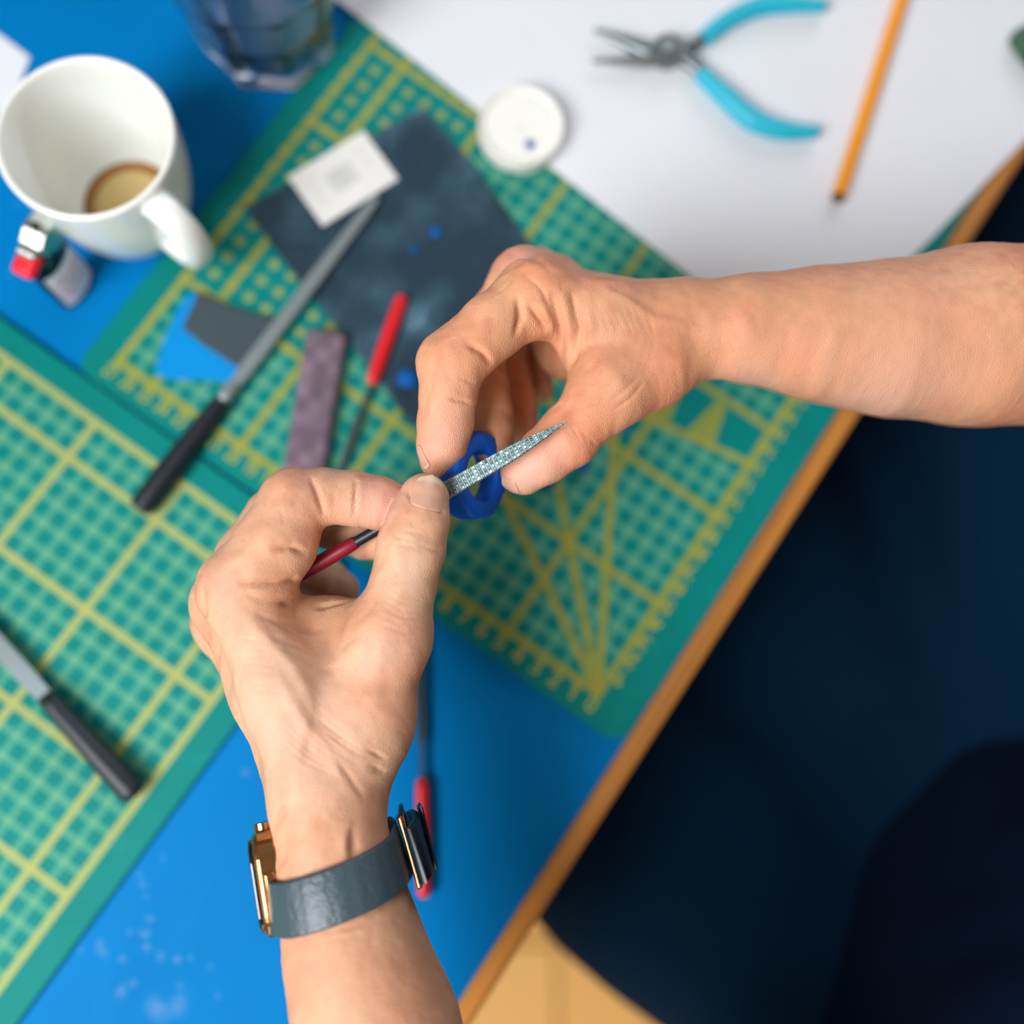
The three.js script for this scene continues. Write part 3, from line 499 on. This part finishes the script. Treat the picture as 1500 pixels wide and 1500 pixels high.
const LF = [
  limb([[350, 862, 126, 12.6], [379, 836, 128, 13.5], [405, 796, 129, 13.3], [431, 737, 130, 11.6], [474, 727, 130, 9.2], [519, 730, 129, 9.0], [556, 737, 128, 8.8], [584, 744, 127, 7.4]], 2.2, near(14, 30, 8)),
  limb([[332, 884, 107, 11.2], [360, 815, 104, 10.2], [402, 758, 102, 10.2], [452, 762, 102, 8.8], [500, 772, 104, 8.8], [535, 784, 108, 8.4], [562, 792, 112, 7.2]], 2.2, near(13, 27, 7)),
  limb([[330, 912, 90, 10.6], [362, 860, 80, 9.8], [400, 822, 72, 9.6], [440, 836, 71, 8.4], [478, 852, 73, 8.2], [500, 864, 77, 7]], 2.2, near(13, 26, 7)),
  limb([[352, 945, 76, 9.6], [375, 905, 66, 8.6], [402, 880, 59, 8.4], [438, 890, 58, 7.2], [468, 905, 61, 6.2]], 2.2, near(12, 25, 7)),
  limb([[569, 932, 128, 13.4], [588, 866, 131, 10.8], [602, 802, 134, 11.2], [613, 762, 136, 9.9], [621, 730, 136, 8.3]], 2.2, near(12, 30, 9)),
];
// right hand: held towards the ring
const RP = [
  limb([[1010, 476, 122, 14.5], [1100, 481, 122, 17.5], [1200, 488, 121, 22], [1300, 495, 120, 26.2], [1420, 491, 118, 30.8], [1620, 486, 116, 35]], 10),
  limb([[1010, 482, 104, 14], [1100, 486, 103, 17], [1200, 494, 101, 22], [1300, 500, 100, 26], [1420, 498, 100, 30], [1620, 494, 100, 34]], 10),
  limb([[1000, 468, 124, 13], [890, 466, 127, 12], [784, 436, 130, 12]], 9),
  limb([[1000, 468, 112, 13], [880, 458, 113, 11.2], [768, 411, 109, 11]], 8),
  limb([[1000, 472, 102, 13], [890, 460, 98, 11], [786, 410, 92, 10.6]], 8),
  limb([[1000, 478, 94, 12], [900, 466, 84, 10.5], [812, 416, 78, 9.6]], 8),
  limb([[1000, 505, 116, 13], [950, 533, 121, 14.5], [893, 572, 126, 12.5]], 10),
  limb([[840, 464, 123, 8.5], [858, 500, 120, 8.5], [878, 542, 121, 9.5]], 8),
  limb([[930, 490, 114, 15.5], [890, 482, 112, 14]], 10),
  limb([[940, 495, 98, 14], [860, 462, 92, 12]], 10),
  limb([[905, 500, 92, 14], [838, 500, 80, 13], [806, 462, 70, 11]], 12),
];
const RF = [
  limb([[784, 434, 130, 12.4], [722, 478, 133, 11.2], [660, 533, 134, 11.4], [656, 580, 131, 9.6], [652, 620, 128, 9.4], [647, 654, 124, 8.4], [643, 676, 121, 6.6]], 2.2, near(14, 30, 8)),
  limb([[768, 410, 109, 11.2], [728, 462, 104, 10.2], [700, 520, 100, 10.2], [708, 562, 100, 9], [716, 602, 102, 8.8], [720, 634, 105, 8.2], [720, 652, 107, 7]], 2.2, near(13, 27, 7)),
  limb([[786, 408, 92, 10.6], [752, 460, 82, 9.8], [735, 510, 76, 9.6], [745, 555, 76, 8.4], [756, 595, 79, 8.2], [762, 622, 83, 7]], 2.2, near(13, 26, 7)),
  limb([[812, 412, 78, 9.6], [785, 455, 66, 8.6], [770, 500, 60, 8.4], [780, 540, 60, 7.2], [790, 570, 63, 6.2]], 2.2, near(12, 25, 7)),
  limb([[893, 572, 126, 12.6], [862, 606, 126, 10.6], [832, 640, 124, 10.8], [798, 668, 121, 9.6], [767, 691, 118, 8.2]], 2.2, near(12, 30, 9)),
];
const leftSkin = armField(LP, LF), rightSkin = armField(RP, RF);
const strokes = { L: [], R: [] }, patches = { L: [], R: [] };
const seen = (ox, oy, k) => (list) => list.map(([w, h, ...p]) => [w, h, ...p.map(([x, y]) => [ox + x / k, oy + y / k])]);
const fan = (A, B, n, w, h) => Array.from({ length: n }, (_, i) => [w, h * (0.7 + 0.6 * rnd()), ...A.map(([x, y], k) => { const t = (i + 0.5 * (rnd() - 0.5)) / (n - 1); return [x + (B[k][0] - x) * t, y + (B[k][1] - y) * t]; })]);
strokes.L = seen(270, 640, 3)([
  [1.0, -1.0, [558, 185], [588, 260], [612, 335]], [0.8, -0.75, [757, 195], [752, 270], [746, 345]], [0.8, -0.25, [660, 235], [655, 310]],
  [1.2, -1.2, [400, 492], [470, 486], [535, 512]], [1.3, -1.1, [252, 642], [380, 642], [480, 632], [538, 618]], [1.1, -0.8, [290, 700], [450, 738], [620, 742], [705, 722]],
  [1.3, -0.7, [430, 810], [560, 850], [700, 830]], [1.0, -0.4, [330, 780], [470, 850], [600, 890]], [1.0, -0.35, [380, 880], [520, 930], [660, 940]], [1.6, 0.5, [300, 670], [460, 690], [640, 690], [740, 690]],
  [0.6, -0.3, [838, 452], [930, 438], [1000, 452]], [0.6, -0.3, [1030, 478], [1080, 492], [1130, 505]], [0.6, -0.25, [870, 480], [960, 470], [1050, 500]], [0.6, -0.2, [900, 420], [990, 415], [1080, 440]],
  [2.2, 0.6, [430, 1080], [520, 1250], [640, 1400], [700, 1500]], [2.5, 0.5, [230, 740], [360, 880], [480, 1010], [560, 1180]], [2.0, 0.35, [120, 820], [230, 1000], [330, 1200]],
  [3.5, 0.6, [860, 880], [850, 1000]], [1.4, -0.9, [84, 640], [88, 760], [108, 880]], [0.7, -0.35, [600, 1250], [700, 1330], [820, 1400]], [0.7, -0.3, [640, 1310], [740, 1380], [860, 1430]],
  [0.7, -0.5, [800, 1370], [880, 1412]], [0.7, -0.5, [820, 1440], [880, 1470]], [0.5, -0.2, [420, 300], [440, 390]], [0.5, -0.2, [360, 330], [330, 420]], [2, 0.4, [560, 1180], [520, 1320], [480, 1500]],
  [4.0, -0.7, [760, 1100], [620, 1000]], [0.5, -0.2, [640, 960], [760, 880], [860, 800]], [0.5, -0.18, [600, 900], [720, 830]], [0.5, -0.2, [850, 640], [840, 720], [800, 780]],
  ...fan([[340, 790], [470, 850], [620, 880]], [[400, 930], [540, 985], [740, 960]], 9, 0.55, -0.16), ...fan([[838, 448], [950, 436], [1125, 478]], [[850, 530], [960, 505], [1110, 560]], 7, 0.5, -0.14),
  ...fan([[440, 180], [420, 250], [400, 330]], [[330, 260], [300, 340], [290, 420]], 6, 0.5, -0.13), ...fan([[560, 1180], [700, 1290], [860, 1390]], [[380, 1300], [520, 1420], [680, 1500]], 9, 0.55, -0.14), ...fan([[880, 640], [960, 700], [1040, 720]], [[860, 820], [940, 860], [1030, 860]], 6, 0.5, -0.1),
  ...fan([[150, 900], [260, 880], [360, 900]], [[240, 1240], [340, 1200], [440, 1190]], 9, 0.5, -0.1), [0.7, -0.5, [988, 195], [982, 245], [1000, 276], [1045, 291], [1100, 306], [1140, 332]],
]).concat(seen(300, 1040, 3.262)([[0.9, -0.4, [790, 200], [862, 236]], [0.9, -0.4, [790, 282], [852, 302]], [1.8, -1.3, [706, 585], [712, 720]], [2.2, 0.7, [680, 560], [672, 720]], [1.0, -0.3, [600, 200], [700, 330], [760, 420]], [1.0, -0.3, [520, 130], [620, 260]], [0.8, -0.3, [560, 1060], [700, 1040], [820, 1000]], [0.8, -0.25, [600, 1100], [740, 1075]]]));
strokes.R = seen(560, 340, 3)([
  [1.2, -1.1, [376, 498], [436, 526], [476, 575]], [0.8, -0.6, [295, 732], [345, 742], [388, 752]], [0.7, -0.35, [345, 640], [400, 664]], [0.7, -0.4, [244, 500], [216, 640], [200, 725]],
  [1.3, -1.3, [598, 296], [606, 380], [586, 445]], [1.2, -0.9, [650, 325], [690, 378], [724, 424]], [1.6, 0.9, [690, 300], [735, 390], [745, 440]], [1.2, -1.0, [835, 280], [868, 420], [840, 570]],
  [1.8, 0.8, [790, 270], [825, 420], [815, 580]], [1.0, -0.6, [745, 290], [785, 420], [785, 560]], [1.4, 0.4, [900, 260], [920, 420], [890, 560]], [0.8, -0.4, [640, 200], [700, 250], [730, 320]],
  [0.6, -0.3, [600, 130], [560, 220], [480, 280]], [0.6, -0.25, [880, 880], [930, 930], [950, 980]], [0.6, -0.25, [840, 860], [880, 960]], [3, 0.7, [1020, 620], [1060, 690]], [0.7, -0.3, [1000, 740], [1060, 700], [1120, 640]],
  [0.7, -0.3, [1020, 780], [1090, 730], [1150, 660]], [2.2, -0.7, [560, 85], [640, 105], [720, 150]], [0.5, -0.25, [700, 930], [690, 1010]], ...fan([[870, 870], [900, 910], [930, 970]], [[800, 860], [840, 930], [860, 1000]], 6, 0.5, -0.14), ...fan([[560, 150], [520, 210], [450, 260]], [[640, 180], [600, 250], [520, 330]], 6, 0.5, -0.12), ...fan([[900, 300], [960, 420], [940, 560]], [[1150, 330], [1200, 460], [1160, 620]], 8, 0.6, -0.12), ...fan([[260, 510], [300, 480], [340, 470]], [[220, 600], [270, 580], [320, 560]], 5, 0.5, -0.14), [1.8, 0.45, [1000, 260], [1200, 380], [1400, 420]],
]).concat([[4, -0.5, [1010, 420], [1022, 480], [1012, 550]], [1.2, -0.5, [1040, 520], [1060, 560]], [3, 0.6, [1085, 455], [1100, 490]]]);
patches.L = [[325, 858, 8, 0.68, 0.30, 0.22, 0.55], [560, 738, 9, 0.74, 0.38, 0.32, 0.6], [625, 720, 8, 0.64, 0.34, 0.25, 0.5], [448, 908, 10, 0.40, 0.18, 0.085, 0.7], [495, 918, 8, 0.42, 0.19, 0.09, 0.6], [405, 880, 7, 0.46, 0.21, 0.11, 0.5], [462, 770, 6, 0.56, 0.22, 0.13, 0.5], [585, 905, 9, 0.66, 0.30, 0.2, 0.35], [440, 700, 9, 0.62, 0.28, 0.18, 0.4], [480, 735, 6, 0.64, 0.27, 0.18, 0.4], [505, 1040, 5, 0.66, 0.30, 0.23, 0.35], [555, 1105, 6, 0.52, 0.25, 0.16, 0.4], [600, 1420, 30, 0.50, 0.24, 0.14, 0.6], [500, 1440, 30, 0.56, 0.29, 0.18, 0.5], [560, 1230, 14, 0.52, 0.26, 0.16, 0.5], [440, 1100, 20, 0.64, 0.38, 0.28, 0.5], [400, 1000, 20, 0.70, 0.46, 0.34, 0.6], [560, 960, 8, 0.70, 0.44, 0.34, 0.5], [610, 835, 6, 0.72, 0.46, 0.36, 0.45], [600, 1000, 9, 0.58, 0.28, 0.18, 0.4], [635, 860, 7, 0.58, 0.29, 0.19, 0.4]];  // skin tones; the web browns are tan with fold shade painted in
patches.R = [[648, 650, 10, 0.74, 0.37, 0.30, 0.7], [665, 590, 8, 0.68, 0.34, 0.25, 0.4], [772, 690, 10, 0.76, 0.42, 0.35, 0.75], [762, 376, 9, 0.68, 0.30, 0.25, 0.7], [820, 660, 9, 0.66, 0.34, 0.26, 0.4], [1150, 425, 26, 0.50, 0.24, 0.13, 0.5], [1010, 430, 16, 0.50, 0.25, 0.14, 0.5], [1300, 430, 32, 0.58, 0.29, 0.18, 0.5], [1300, 600, 22, 0.60, 0.40, 0.33, 0.6], [1100, 560, 12, 0.62, 0.42, 0.34, 0.5], [930, 560, 12, 0.60, 0.28, 0.17, 0.4], [905, 470, 20, 0.52, 0.26, 0.16, 0.5], [1380, 510, 30, 0.66, 0.33, 0.22, 0.5]];
const box3 = (a, b, c, d) => { const p = at(a, b, 130), q = at(c, d, 60), r = at(a, b, 40), s = at(c, d, 160); return [[Math.min(p.x, r.x) - 0.03, T + 0.03, Math.min(p.z, r.z) - 0.03], [Math.max(q.x, s.x) + 0.03, T + 0.17, Math.max(q.z, s.z) + 0.03]]; };
const [lLo, lHi] = box3(250, 640, 760, 1900), [rLo, rHi] = box3(590, 330, 1720, 760);
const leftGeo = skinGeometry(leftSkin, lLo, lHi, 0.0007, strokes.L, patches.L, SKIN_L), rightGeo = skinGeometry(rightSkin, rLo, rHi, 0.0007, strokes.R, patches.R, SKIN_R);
const pores = (() => {
  const N = 512, C = 44, cx = new Float32Array(C * C), cy = new Float32Array(C * C); for (let i = 0; i < C * C; i++) { cx[i] = rnd(); cy[i] = rnd(); }
  return dataTexture(N, (x, y) => { const gx = x * C, gy = y * C, i0 = Math.floor(gx), j0 = Math.floor(gy); let a = 9, b = 9; for (let j = -1; j <= 1; j++) for (let i = -1; i <= 1; i++) { const q = ((j0 + j + C) % C) * C + (i0 + i + C) % C, dx = i0 + i + cx[q] - gx, dy = (j0 + j + cy[q] - gy) * 0.8, d = Math.sqrt(dx * dx + dy * dy); if (d < a) { b = a; a = d; } else if (d < b) b = d; } return [Math.min(1, 0.35 + (b - a) * 1.1)]; });
})();
const skinMat = new THREE.MeshPhysicalMaterial({ color: 0xffffff, vertexColors: true, roughness: 0.52, bumpMap: pores, bumpScale: 0.00013, sheen: 0.1, sheenColor: new THREE.Color(0xffc9b0), sheenRoughness: 0.5, specularIntensity: 0.5 });
const person = thing('person', 'person in dark navy clothes filing a blue ring with bare forearms above the table', 'person', V3(0.33, 0, 0.19));
const place = (o) => { o.position.sub(person.position); return o; };
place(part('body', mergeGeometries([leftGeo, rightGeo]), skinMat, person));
// clothing: jumper with sleeves and torso, trousers
{
  const W = (x, y, z, r) => [x, T + y, z, r];
  const cloth = (chains, k, lo, hi, cell) => {
    const f = (x, y, z) => { let d = null; for (const c of chains) for (let i = 0; i + 1 < c.length; i++) d = capsules([...c[i], ...c[i + 1]], k, x, y, z, d); return d; };
    const { pos, idx } = surfaceNets(f, lo, hi, cell);
    for (let i = 0; i < pos.length; i += 3) { const g = grad(f, pos[i], pos[i + 1], pos[i + 2], 0.004), w = (vnoise(pos[i] * 14 + pos[i + 1] * 9, pos[i + 2] * 14 + pos[i + 1] * 5) - 0.5) * 0.014 + (vnoise(pos[i] * 34, pos[i + 2] * 34 + pos[i + 1] * 20) - 0.5) * 0.005; for (let k2 = 0; k2 < 3; k2++) pos[i + k2] += g[k2] * w; }
    const g = new THREE.BufferGeometry(); g.setAttribute('position', new THREE.BufferAttribute(pos, 3)); g.setIndex(idx); g.computeVertexNormals(); return planUV(g, 0.02, 0.02);
  };
  const eL = at(620, 1800, 110), eR = at(1620, 492, 108), rel = (p) => [p.x, p.y, p.z];
  const right = V3(0.54, 0, -0.84), c = V3(0.345, 0, 0.20), sh = (s, y, out = 0.17) => c.clone().addScaledVector(right, s * out).setY(T + y);
  const sL = sh(-1, 0.31), sR = sh(1, 0.31), q = (p, r) => [p.x, p.y, p.z, r];
  const knit = M(0x04142c, 1, { specularIntensity: 0.15 }), twill = M(0x042036, 1, { specularIntensity: 0.15 });
  place(part('jumper', cloth([
    [q(eL.clone().lerp(eR, 0).add(V3(0.006, 0, 0.035)), 0.052), q(eL.clone().add(V3(0.03, 0.02, 0.08)), 0.056), q(sL, 0.075)],
    [q(eR.clone().add(V3(0.035, 0, 0)), 0.052), q(eR.clone().add(V3(0.09, 0.02, 0.02)), 0.056), q(sR, 0.075)],
    [q(sL, 0.075), q(sR, 0.075)], [q(sh(-1, 0.2, 0.07), 0.12), q(sh(1, 0.2, 0.07), 0.12)], [q(sh(-1, 0.0, 0.06), 0.12), q(sh(1, 0.0, 0.06), 0.12)], [q(sh(-1, -0.2, 0.06), 0.135), q(sh(1, -0.2, 0.06), 0.135)], [q(sh(0, 0.2), 0.12), q(sh(0, -0.22), 0.14)],
  ], 0.06, [-0.1, T - 0.4, -0.3], [0.75, T + 0.42, 0.66], 0.011), knit, person));
  place(part('trousers', cloth([
    [W(0.325, -0.2, 0.285, 0.10), W(0.135, -0.19, 0.098, 0.085), W(-0.03, -0.19, -0.07, 0.068)], [W(-0.04, -0.19, -0.06, 0.066), W(-0.06, -0.42, -0.06, 0.06), W(-0.04, -0.66, -0.04, 0.055)],
    [W(0.42, -0.2, 0.10, 0.12), W(0.40, -0.19, -0.18, 0.12), W(0.31, -0.19, -0.44, 0.085)], [W(0.24, -0.19, -0.38, 0.07), W(0.22, -0.42, -0.38, 0.06), W(0.24, -0.66, -0.36, 0.055)], [W(0.36, -0.24, 0.2, 0.12), W(0.2, -0.25, -0.05, 0.11), W(0.13, -0.27, -0.22, 0.11)],
    [W(0.31, -0.2, 0.30, 0.1), W(0.42, -0.2, 0.13, 0.1)],
  ], 0.03, [-0.2, 0.0, -0.5], [0.65, T - 0.02, 0.5], 0.011), twill, person));
}
// ---------------------------------------------------------------- fingernails
function nail(sdf, px, py, dx, dy, w, l, tip, label) {
  const c = onSkin(sdf, px, py), a = at(px + dx, py + dy, 130).sub(at(px, py, 130)).normalize(), g0 = V3(...grad(sdf, c.x, c.y, c.z)); a.addScaledVector(g0, -a.dot(g0)).normalize(); const b = g0.clone().cross(a);
  const NU = 16, NV = 20, pos = [], idx = [], col = [];
  for (let j = 0; j <= NV; j++) for (let i = 0; i <= NU; i++) {
    const v = j / NV, u = 2 * i / NU - 1, round = Math.pow(1 - Math.pow(Math.abs(2 * v - 1), 5), 0.4), over = Math.max(0, v - 0.84);
    let p = c.clone().addScaledVector(a, l * mm * (v - 0.5)).addScaledVector(b, w * mm * 0.5 * u * round), q = p;
    for (let k = 0; k < 4; k++) { const d = sdf(p.x, p.y, p.z) - 0.00032, g = grad(sdf, p.x, p.y, p.z); p = V3(p.x - g[0] * d, p.y - g[1] * d, p.z - g[2] * d); }
    p.addScaledVector(a, over * tip * mm).addScaledVector(g0, over * 0.9 * mm - Math.pow(Math.abs(u), 4) * 0.0002);
    pos.push(p.x - person.position.x, p.y, p.z - person.position.z); const f = Math.min(1, Math.max(0, (v - 0.8) * 12));
    col.push(0.62 + 0.02 * f, 0.345 + 0.15 * f, 0.25 + 0.08 * f);
  }
  for (let j = 0; j < NV; j++) for (let i = 0; i < NU; i++) { const k = j * (NU + 1) + i; idx.push(k, k + 1, k + NU + 2, k, k + NU + 2, k + NU + 1); }
  const g = new THREE.BufferGeometry(); g.setAttribute('position', new THREE.Float32BufferAttribute(pos, 3)); g.setAttribute('color', new THREE.Float32BufferAttribute(col, 3)); g.setIndex(idx); g.computeVertexNormals();
  part('fingernail', g, nailMat, person);
}
const nailMat = new THREE.MeshPhysicalMaterial({ vertexColors: true, roughness: 0.3, side: THREE.DoubleSide });
nail(leftSkin, 629, 722, 6, -26, 12.5, 12, 9);
nail(rightSkin, 747, 714, -24, 14, 8, 7, 4);
nail(rightSkin, 617, 670, -2, 26, 5, 9, 0.5);

// ---------------------------------------------------------------- ring of blue wax
{
  const g = thing('wax_ring', 'thick blue wax ring pinched between the finger and thumb of the right hand', 'ring', at(693, 697, 113));
  const N = 72, K = 20, RO = 0.0160, pos = [], idx = [];
  const cut = [[0.3, 0.975], [1.3, 0.96], [2.2, 0.975], [3.1, 0.965], [4.0, 0.96], [4.9, 0.975], [5.6, 0.965]];
  for (let i = 0; i < N; i++) for (let k = 0; k < K; k++) {
    const t = i / N * 2 * Math.PI, s = k / K * 2 * Math.PI; let ro = RO; for (const [a, f] of cut) { const e = Math.cos(t - a); if (e > 0.2) ro = Math.min(ro, RO * f / e); }
    const ri = 0.0088 + 0.0003 * Math.sin(3 * t), sg = (c, p) => Math.sign(c) * Math.pow(Math.abs(c), p), r = (ro + ri) / 2 + (ro - ri) / 2 * sg(Math.cos(s), 0.6), z = 0.0052 * sg(Math.sin(s), 0.6) * (1 + 0.1 * Math.sin(2 * t + 1));
    pos.push(Math.cos(t) * r + (vnoise(t * 9, s * 4) - 0.5) * 0.0003, Math.sin(t) * r, z + (vnoise(t * 9 + 20, s * 4) - 0.5) * 0.0004);
  }
  for (let i = 0; i < N; i++) for (let k = 0; k < K; k++) { const a = i * K + k, b = i * K + (k + 1) % K, c = ((i + 1) % N) * K + k, d = ((i + 1) % N) * K + (k + 1) % K; idx.push(a, c, b, b, c, d); }
  const q = new THREE.BufferGeometry(); q.setAttribute('position', new THREE.Float32BufferAttribute(pos, 3)); q.setIndex(idx); q.computeVertexNormals();
  part('band', q, M(0x045ac8, 0.45, { specularIntensity: 0.5 }), g);
  g.quaternion.setFromUnitVectors(V3(0, 0, 1), V3(0.80, 0.6, 0.12).normalize());
}

// ---------------------------------------------------------------- the file in the left hand
{
  const a = at(392, 868, 112), b = at(831, 617, 143), g = alongGroup('needle_file', 'silver needle file with a red handle held in the left hand', 'needle file', a, b), l = a.distanceTo(b);
  const zAt = (x, y, h) => a.distanceTo(at(x, y, h)), h1 = zAt(522, 794, 121), h2 = zAt(562, 771, 123.5), h3 = zAt(640, 726, 128), h4 = zAt(735, 672, 135);
  part('handle', turned([[0, 0.0005], [0.001, 0.0022], [0.004, 0.0027], [h1 * 0.6, 0.0028], [h1 - 0.006, 0.0026], [h1, 0.0022], [h1 + 0.0004, 0.0003]], 24), M(0x8a0a24, 0.45), g);  // red darkened to paint in the shade inside the hand
  part('tang', turned([[h1 - 0.001, 0.0003], [h1, 0.0019], [h2 + 0.012, 0.0018], [h2 + 0.02, 0.0014], [h2 + 0.021, 0.0003]], 16), M(0x2a3236, 0.4, { metalness: 0.6 }), g);
  const steel = M(0x829698, 0.42, { metalness: 0.9 }), wAt = (z) => z < h4 ? 0.0058 - 0.0005 * (z - h3) / (h4 - h3) : Math.max(0.0004, 0.0053 * (1 - Math.pow((z - h4) / (l - h4), 1.5)));
  const st = []; for (let i = 0; i <= 30; i++) { const z = h2 + 0.014 + (l - h2 - 0.014) * i / 30; st.push([z, z < h3 - 0.008 ? 0.0022 + 0.0036 * Math.max(0, (z - h2 - 0.014) / (h3 - h2 - 0.022)) : wAt(z) - 0.0002, 0.0012]); }
  const blade = part('blade', bar(st), steel, g);
  // the cut of the file: rows of little raised teeth
  const teeth = [], pz = 0.00155, nx = 4; let row = 0;
  for (let z = h3 - 0.008; z < l - 0.002; z += pz, row++) { const w = wAt(z + pz / 2); for (let k = 0; k < nx; k++) for (const up of [1, -1]) {
    const x = (k + 0.5) / nx * w - w / 2, t = new THREE.CylinderGeometry(0.42, 0.74, 1, 4, 1).rotateY(Math.PI / 4).scale(w / nx * 0.98, 0.0004, pz * 0.82).rotateX((rnd() - 0.5) * 0.22).rotateZ((rnd() - 0.5) * 0.22).translate(x, up * 0.0007, z + pz / 2); teeth.push(t.toNonIndexed()); } }
  const tg = mergeGeometries(teeth); tg.computeVertexNormals(); part('teeth', tg, steel, blade).userData.kind = 'stuff';
}

// ---------------------------------------------------------------- wristwatch
{
  const C = at(494, 1290, 110), ax = at(518, 1400, 110).sub(at(482, 1185, 110)).normalize(), up = V3(0, 1, 0), left = up.clone().cross(ax).negate(); if (left.x > 0) left.negate();
  const g = thing('wristwatch', 'wristwatch with a dark leather strap and gold coloured case on the left wrist', 'watch', C), rel = (p) => p.clone().sub(C);
  const ring = (t, s, off) => { const d = left.clone().multiplyScalar(Math.cos(t)).addScaledVector(up, Math.sin(t)), o = C.clone().addScaledVector(ax, s); let r = 0.008; while (leftSkin(o.x + d.x * r, o.y + d.y * r, o.z + d.z * r) < off && r < 0.06) r += 0.0002; return o.addScaledVector(d, r); };
  const shift = (t) => 0.001 - 0.010 * (t < 3.1 ? Math.pow(Math.max(0, (t - 1.1) / 2.0), 1.2) : Math.max(0, 1 - (t - 3.1) / 2.6));
  function band(t0, t1, w, off, thick, n = 60, taper = 0) {
    const pos = [], idx = [], uv = [], K = 6;
    for (let i = 0; i <= n; i++) { const t = t0 + (t1 - t0) * i / n, wd = w * (1 - taper * i / n); for (let k = 0; k < K; k++) { const s = [-0.5, -0.45, 0.45, 0.5, 0.45, -0.45][k] * wd, o = [off + thick * 0.5, off + thick, off + thick, off + thick * 0.5, off, off][k], p = rel(ring(t, shift(t) + s, o)); pos.push(p.x, p.y, p.z); uv.push(t * 1.4, s / 0.03); } }
    for (let i = 0; i < n; i++) for (let k = 0; k < K; k++) { const a = i * K + k, b = i * K + (k + 1) % K; idx.push(a, b, b + K, a, b + K, a + K); }
    for (let k = 1; k < K - 1; k++) { idx.push(0, k + 1, k); const e = n * K; idx.push(e, e + k, e + k + 1); }
    const q = new THREE.BufferGeometry(); q.setAttribute('position', new THREE.Float32BufferAttribute(pos, 3)); q.setAttribute('uv', new THREE.Float32BufferAttribute(uv, 2)); q.setIndex(idx); q.computeVertexNormals(); return q;
  }
  const grain = dataTexture(256, (x, y) => [0.5 + 0.5 * (vnoise(x * 64, y * 64, 64) - 0.5) + 0.5 * (vnoise(x * 16, y * 16, 16) - 0.5)]);
  const leather = M(0x3a4c56, 0.36, { bumpMap: grain, bumpScale: 0.0002, specularIntensity: 1 }), gold = M(0xc08a5c, 0.16, { metalness: 1 }), black = M(0x0a1a22, 0.35);
  part('strap', band(0.45, 2.75, 0.0168, 0.0004, 0.0024), leather, g);
  part('strap', band(2.9, 5.9, 0.0165, 0.0004, 0.0022), leather, g);
  // case on the outer side of the wrist
  const c0 = ring(0.0, -0.0055, 0.0026), rr = (w, h, r) => { const s = new THREE.Shape(), x = w / 2, y = h / 2; s.moveTo(-x + r, -y); s.lineTo(x - r, -y); s.quadraticCurveTo(x, -y, x, -y + r); s.lineTo(x, y - r); s.quadraticCurveTo(x, y, x - r, y); s.lineTo(-x + r, y); s.quadraticCurveTo(-x, y, -x, y - r); s.lineTo(-x, -y + r); s.quadraticCurveTo(-x, -y, -x + r, -y); return s; };
  const basis = new THREE.Matrix4().makeBasis(ax, left.clone().cross(ax), left), tilt = new THREE.Matrix4().makeRotationX(-0.12);
  const cs = new THREE.ExtrudeGeometry(rr(0.0305, 0.035, 0.008), { depth: 0.0048, bevelEnabled: true, bevelThickness: 0.0018, bevelSize: 0.0016, bevelSegments: 4, curveSegments: 10 }).translate(0, 0, -0.0035);
  const put = (geo) => geo.applyMatrix4(tilt).applyMatrix4(basis).translate(c0.x - C.x, c0.y - C.y, c0.z - C.z);
  part('case', put(cs), gold, g);
  part('glass', put(new THREE.ExtrudeGeometry(rr(0.0285, 0.033, 0.0075), { depth: 0.0006, bevelEnabled: true, bevelThickness: 0.0012, bevelSize: 0.0008, bevelSegments: 4 }).translate(0, 0, 0.0028)), M(0x05080c, 0.06, { clearcoat: 1 }), g);
  part('crown', put(new THREE.CylinderGeometry(0.0032, 0.0032, 0.0022, 28).rotateZ(Math.PI / 2).translate(-0.0178, 0.007, -0.0008)), gold, g);
  part('side_button', put(box(0.0012, 0.009, 0.003, -0.0171, -0.006, -0.0008, 0.0005)), gold, g);
  part('strap_lug', put(box(0.0182, 0.0024, 0.0036, 0.0045, 0.0192, -0.0012, 0.0009)), gold, g);
  // buckle on the palm side
  const bt0 = 2.62, bt1 = 3.05, fr = [[bt0, -0.0112], [bt0, 0.0112], [bt1, 0.0112], [bt1, -0.0112]].map(([t, s]) => rel(ring(t, shift(t) + s, 0.0042)));
  const cv = new THREE.CurvePath(); fr.forEach((p, i) => cv.add(new THREE.LineCurve3(p, fr[(i + 1) % 4]))); part('buckle', new THREE.TubeGeometry(cv, 80, 0.0009, 8, true), gold, g);
  part('buckle_pin', tube([rel(ring(bt0, shift(bt0), 0.0048)), rel(ring(2.85, shift(2.85), 0.0058)), rel(ring(bt1, shift(bt1), 0.0048))], 0.0008, 12, 8), gold, g);
  part('strap_tail', band(2.5, 3.9, 0.018, 0.0062, 0.003, 40), black, g);
  part('keeper', band(2.98, 3.14, 0.0215, 0.0092, 0.0014, 6), black, g);
}

renderer.render(scene, camera);
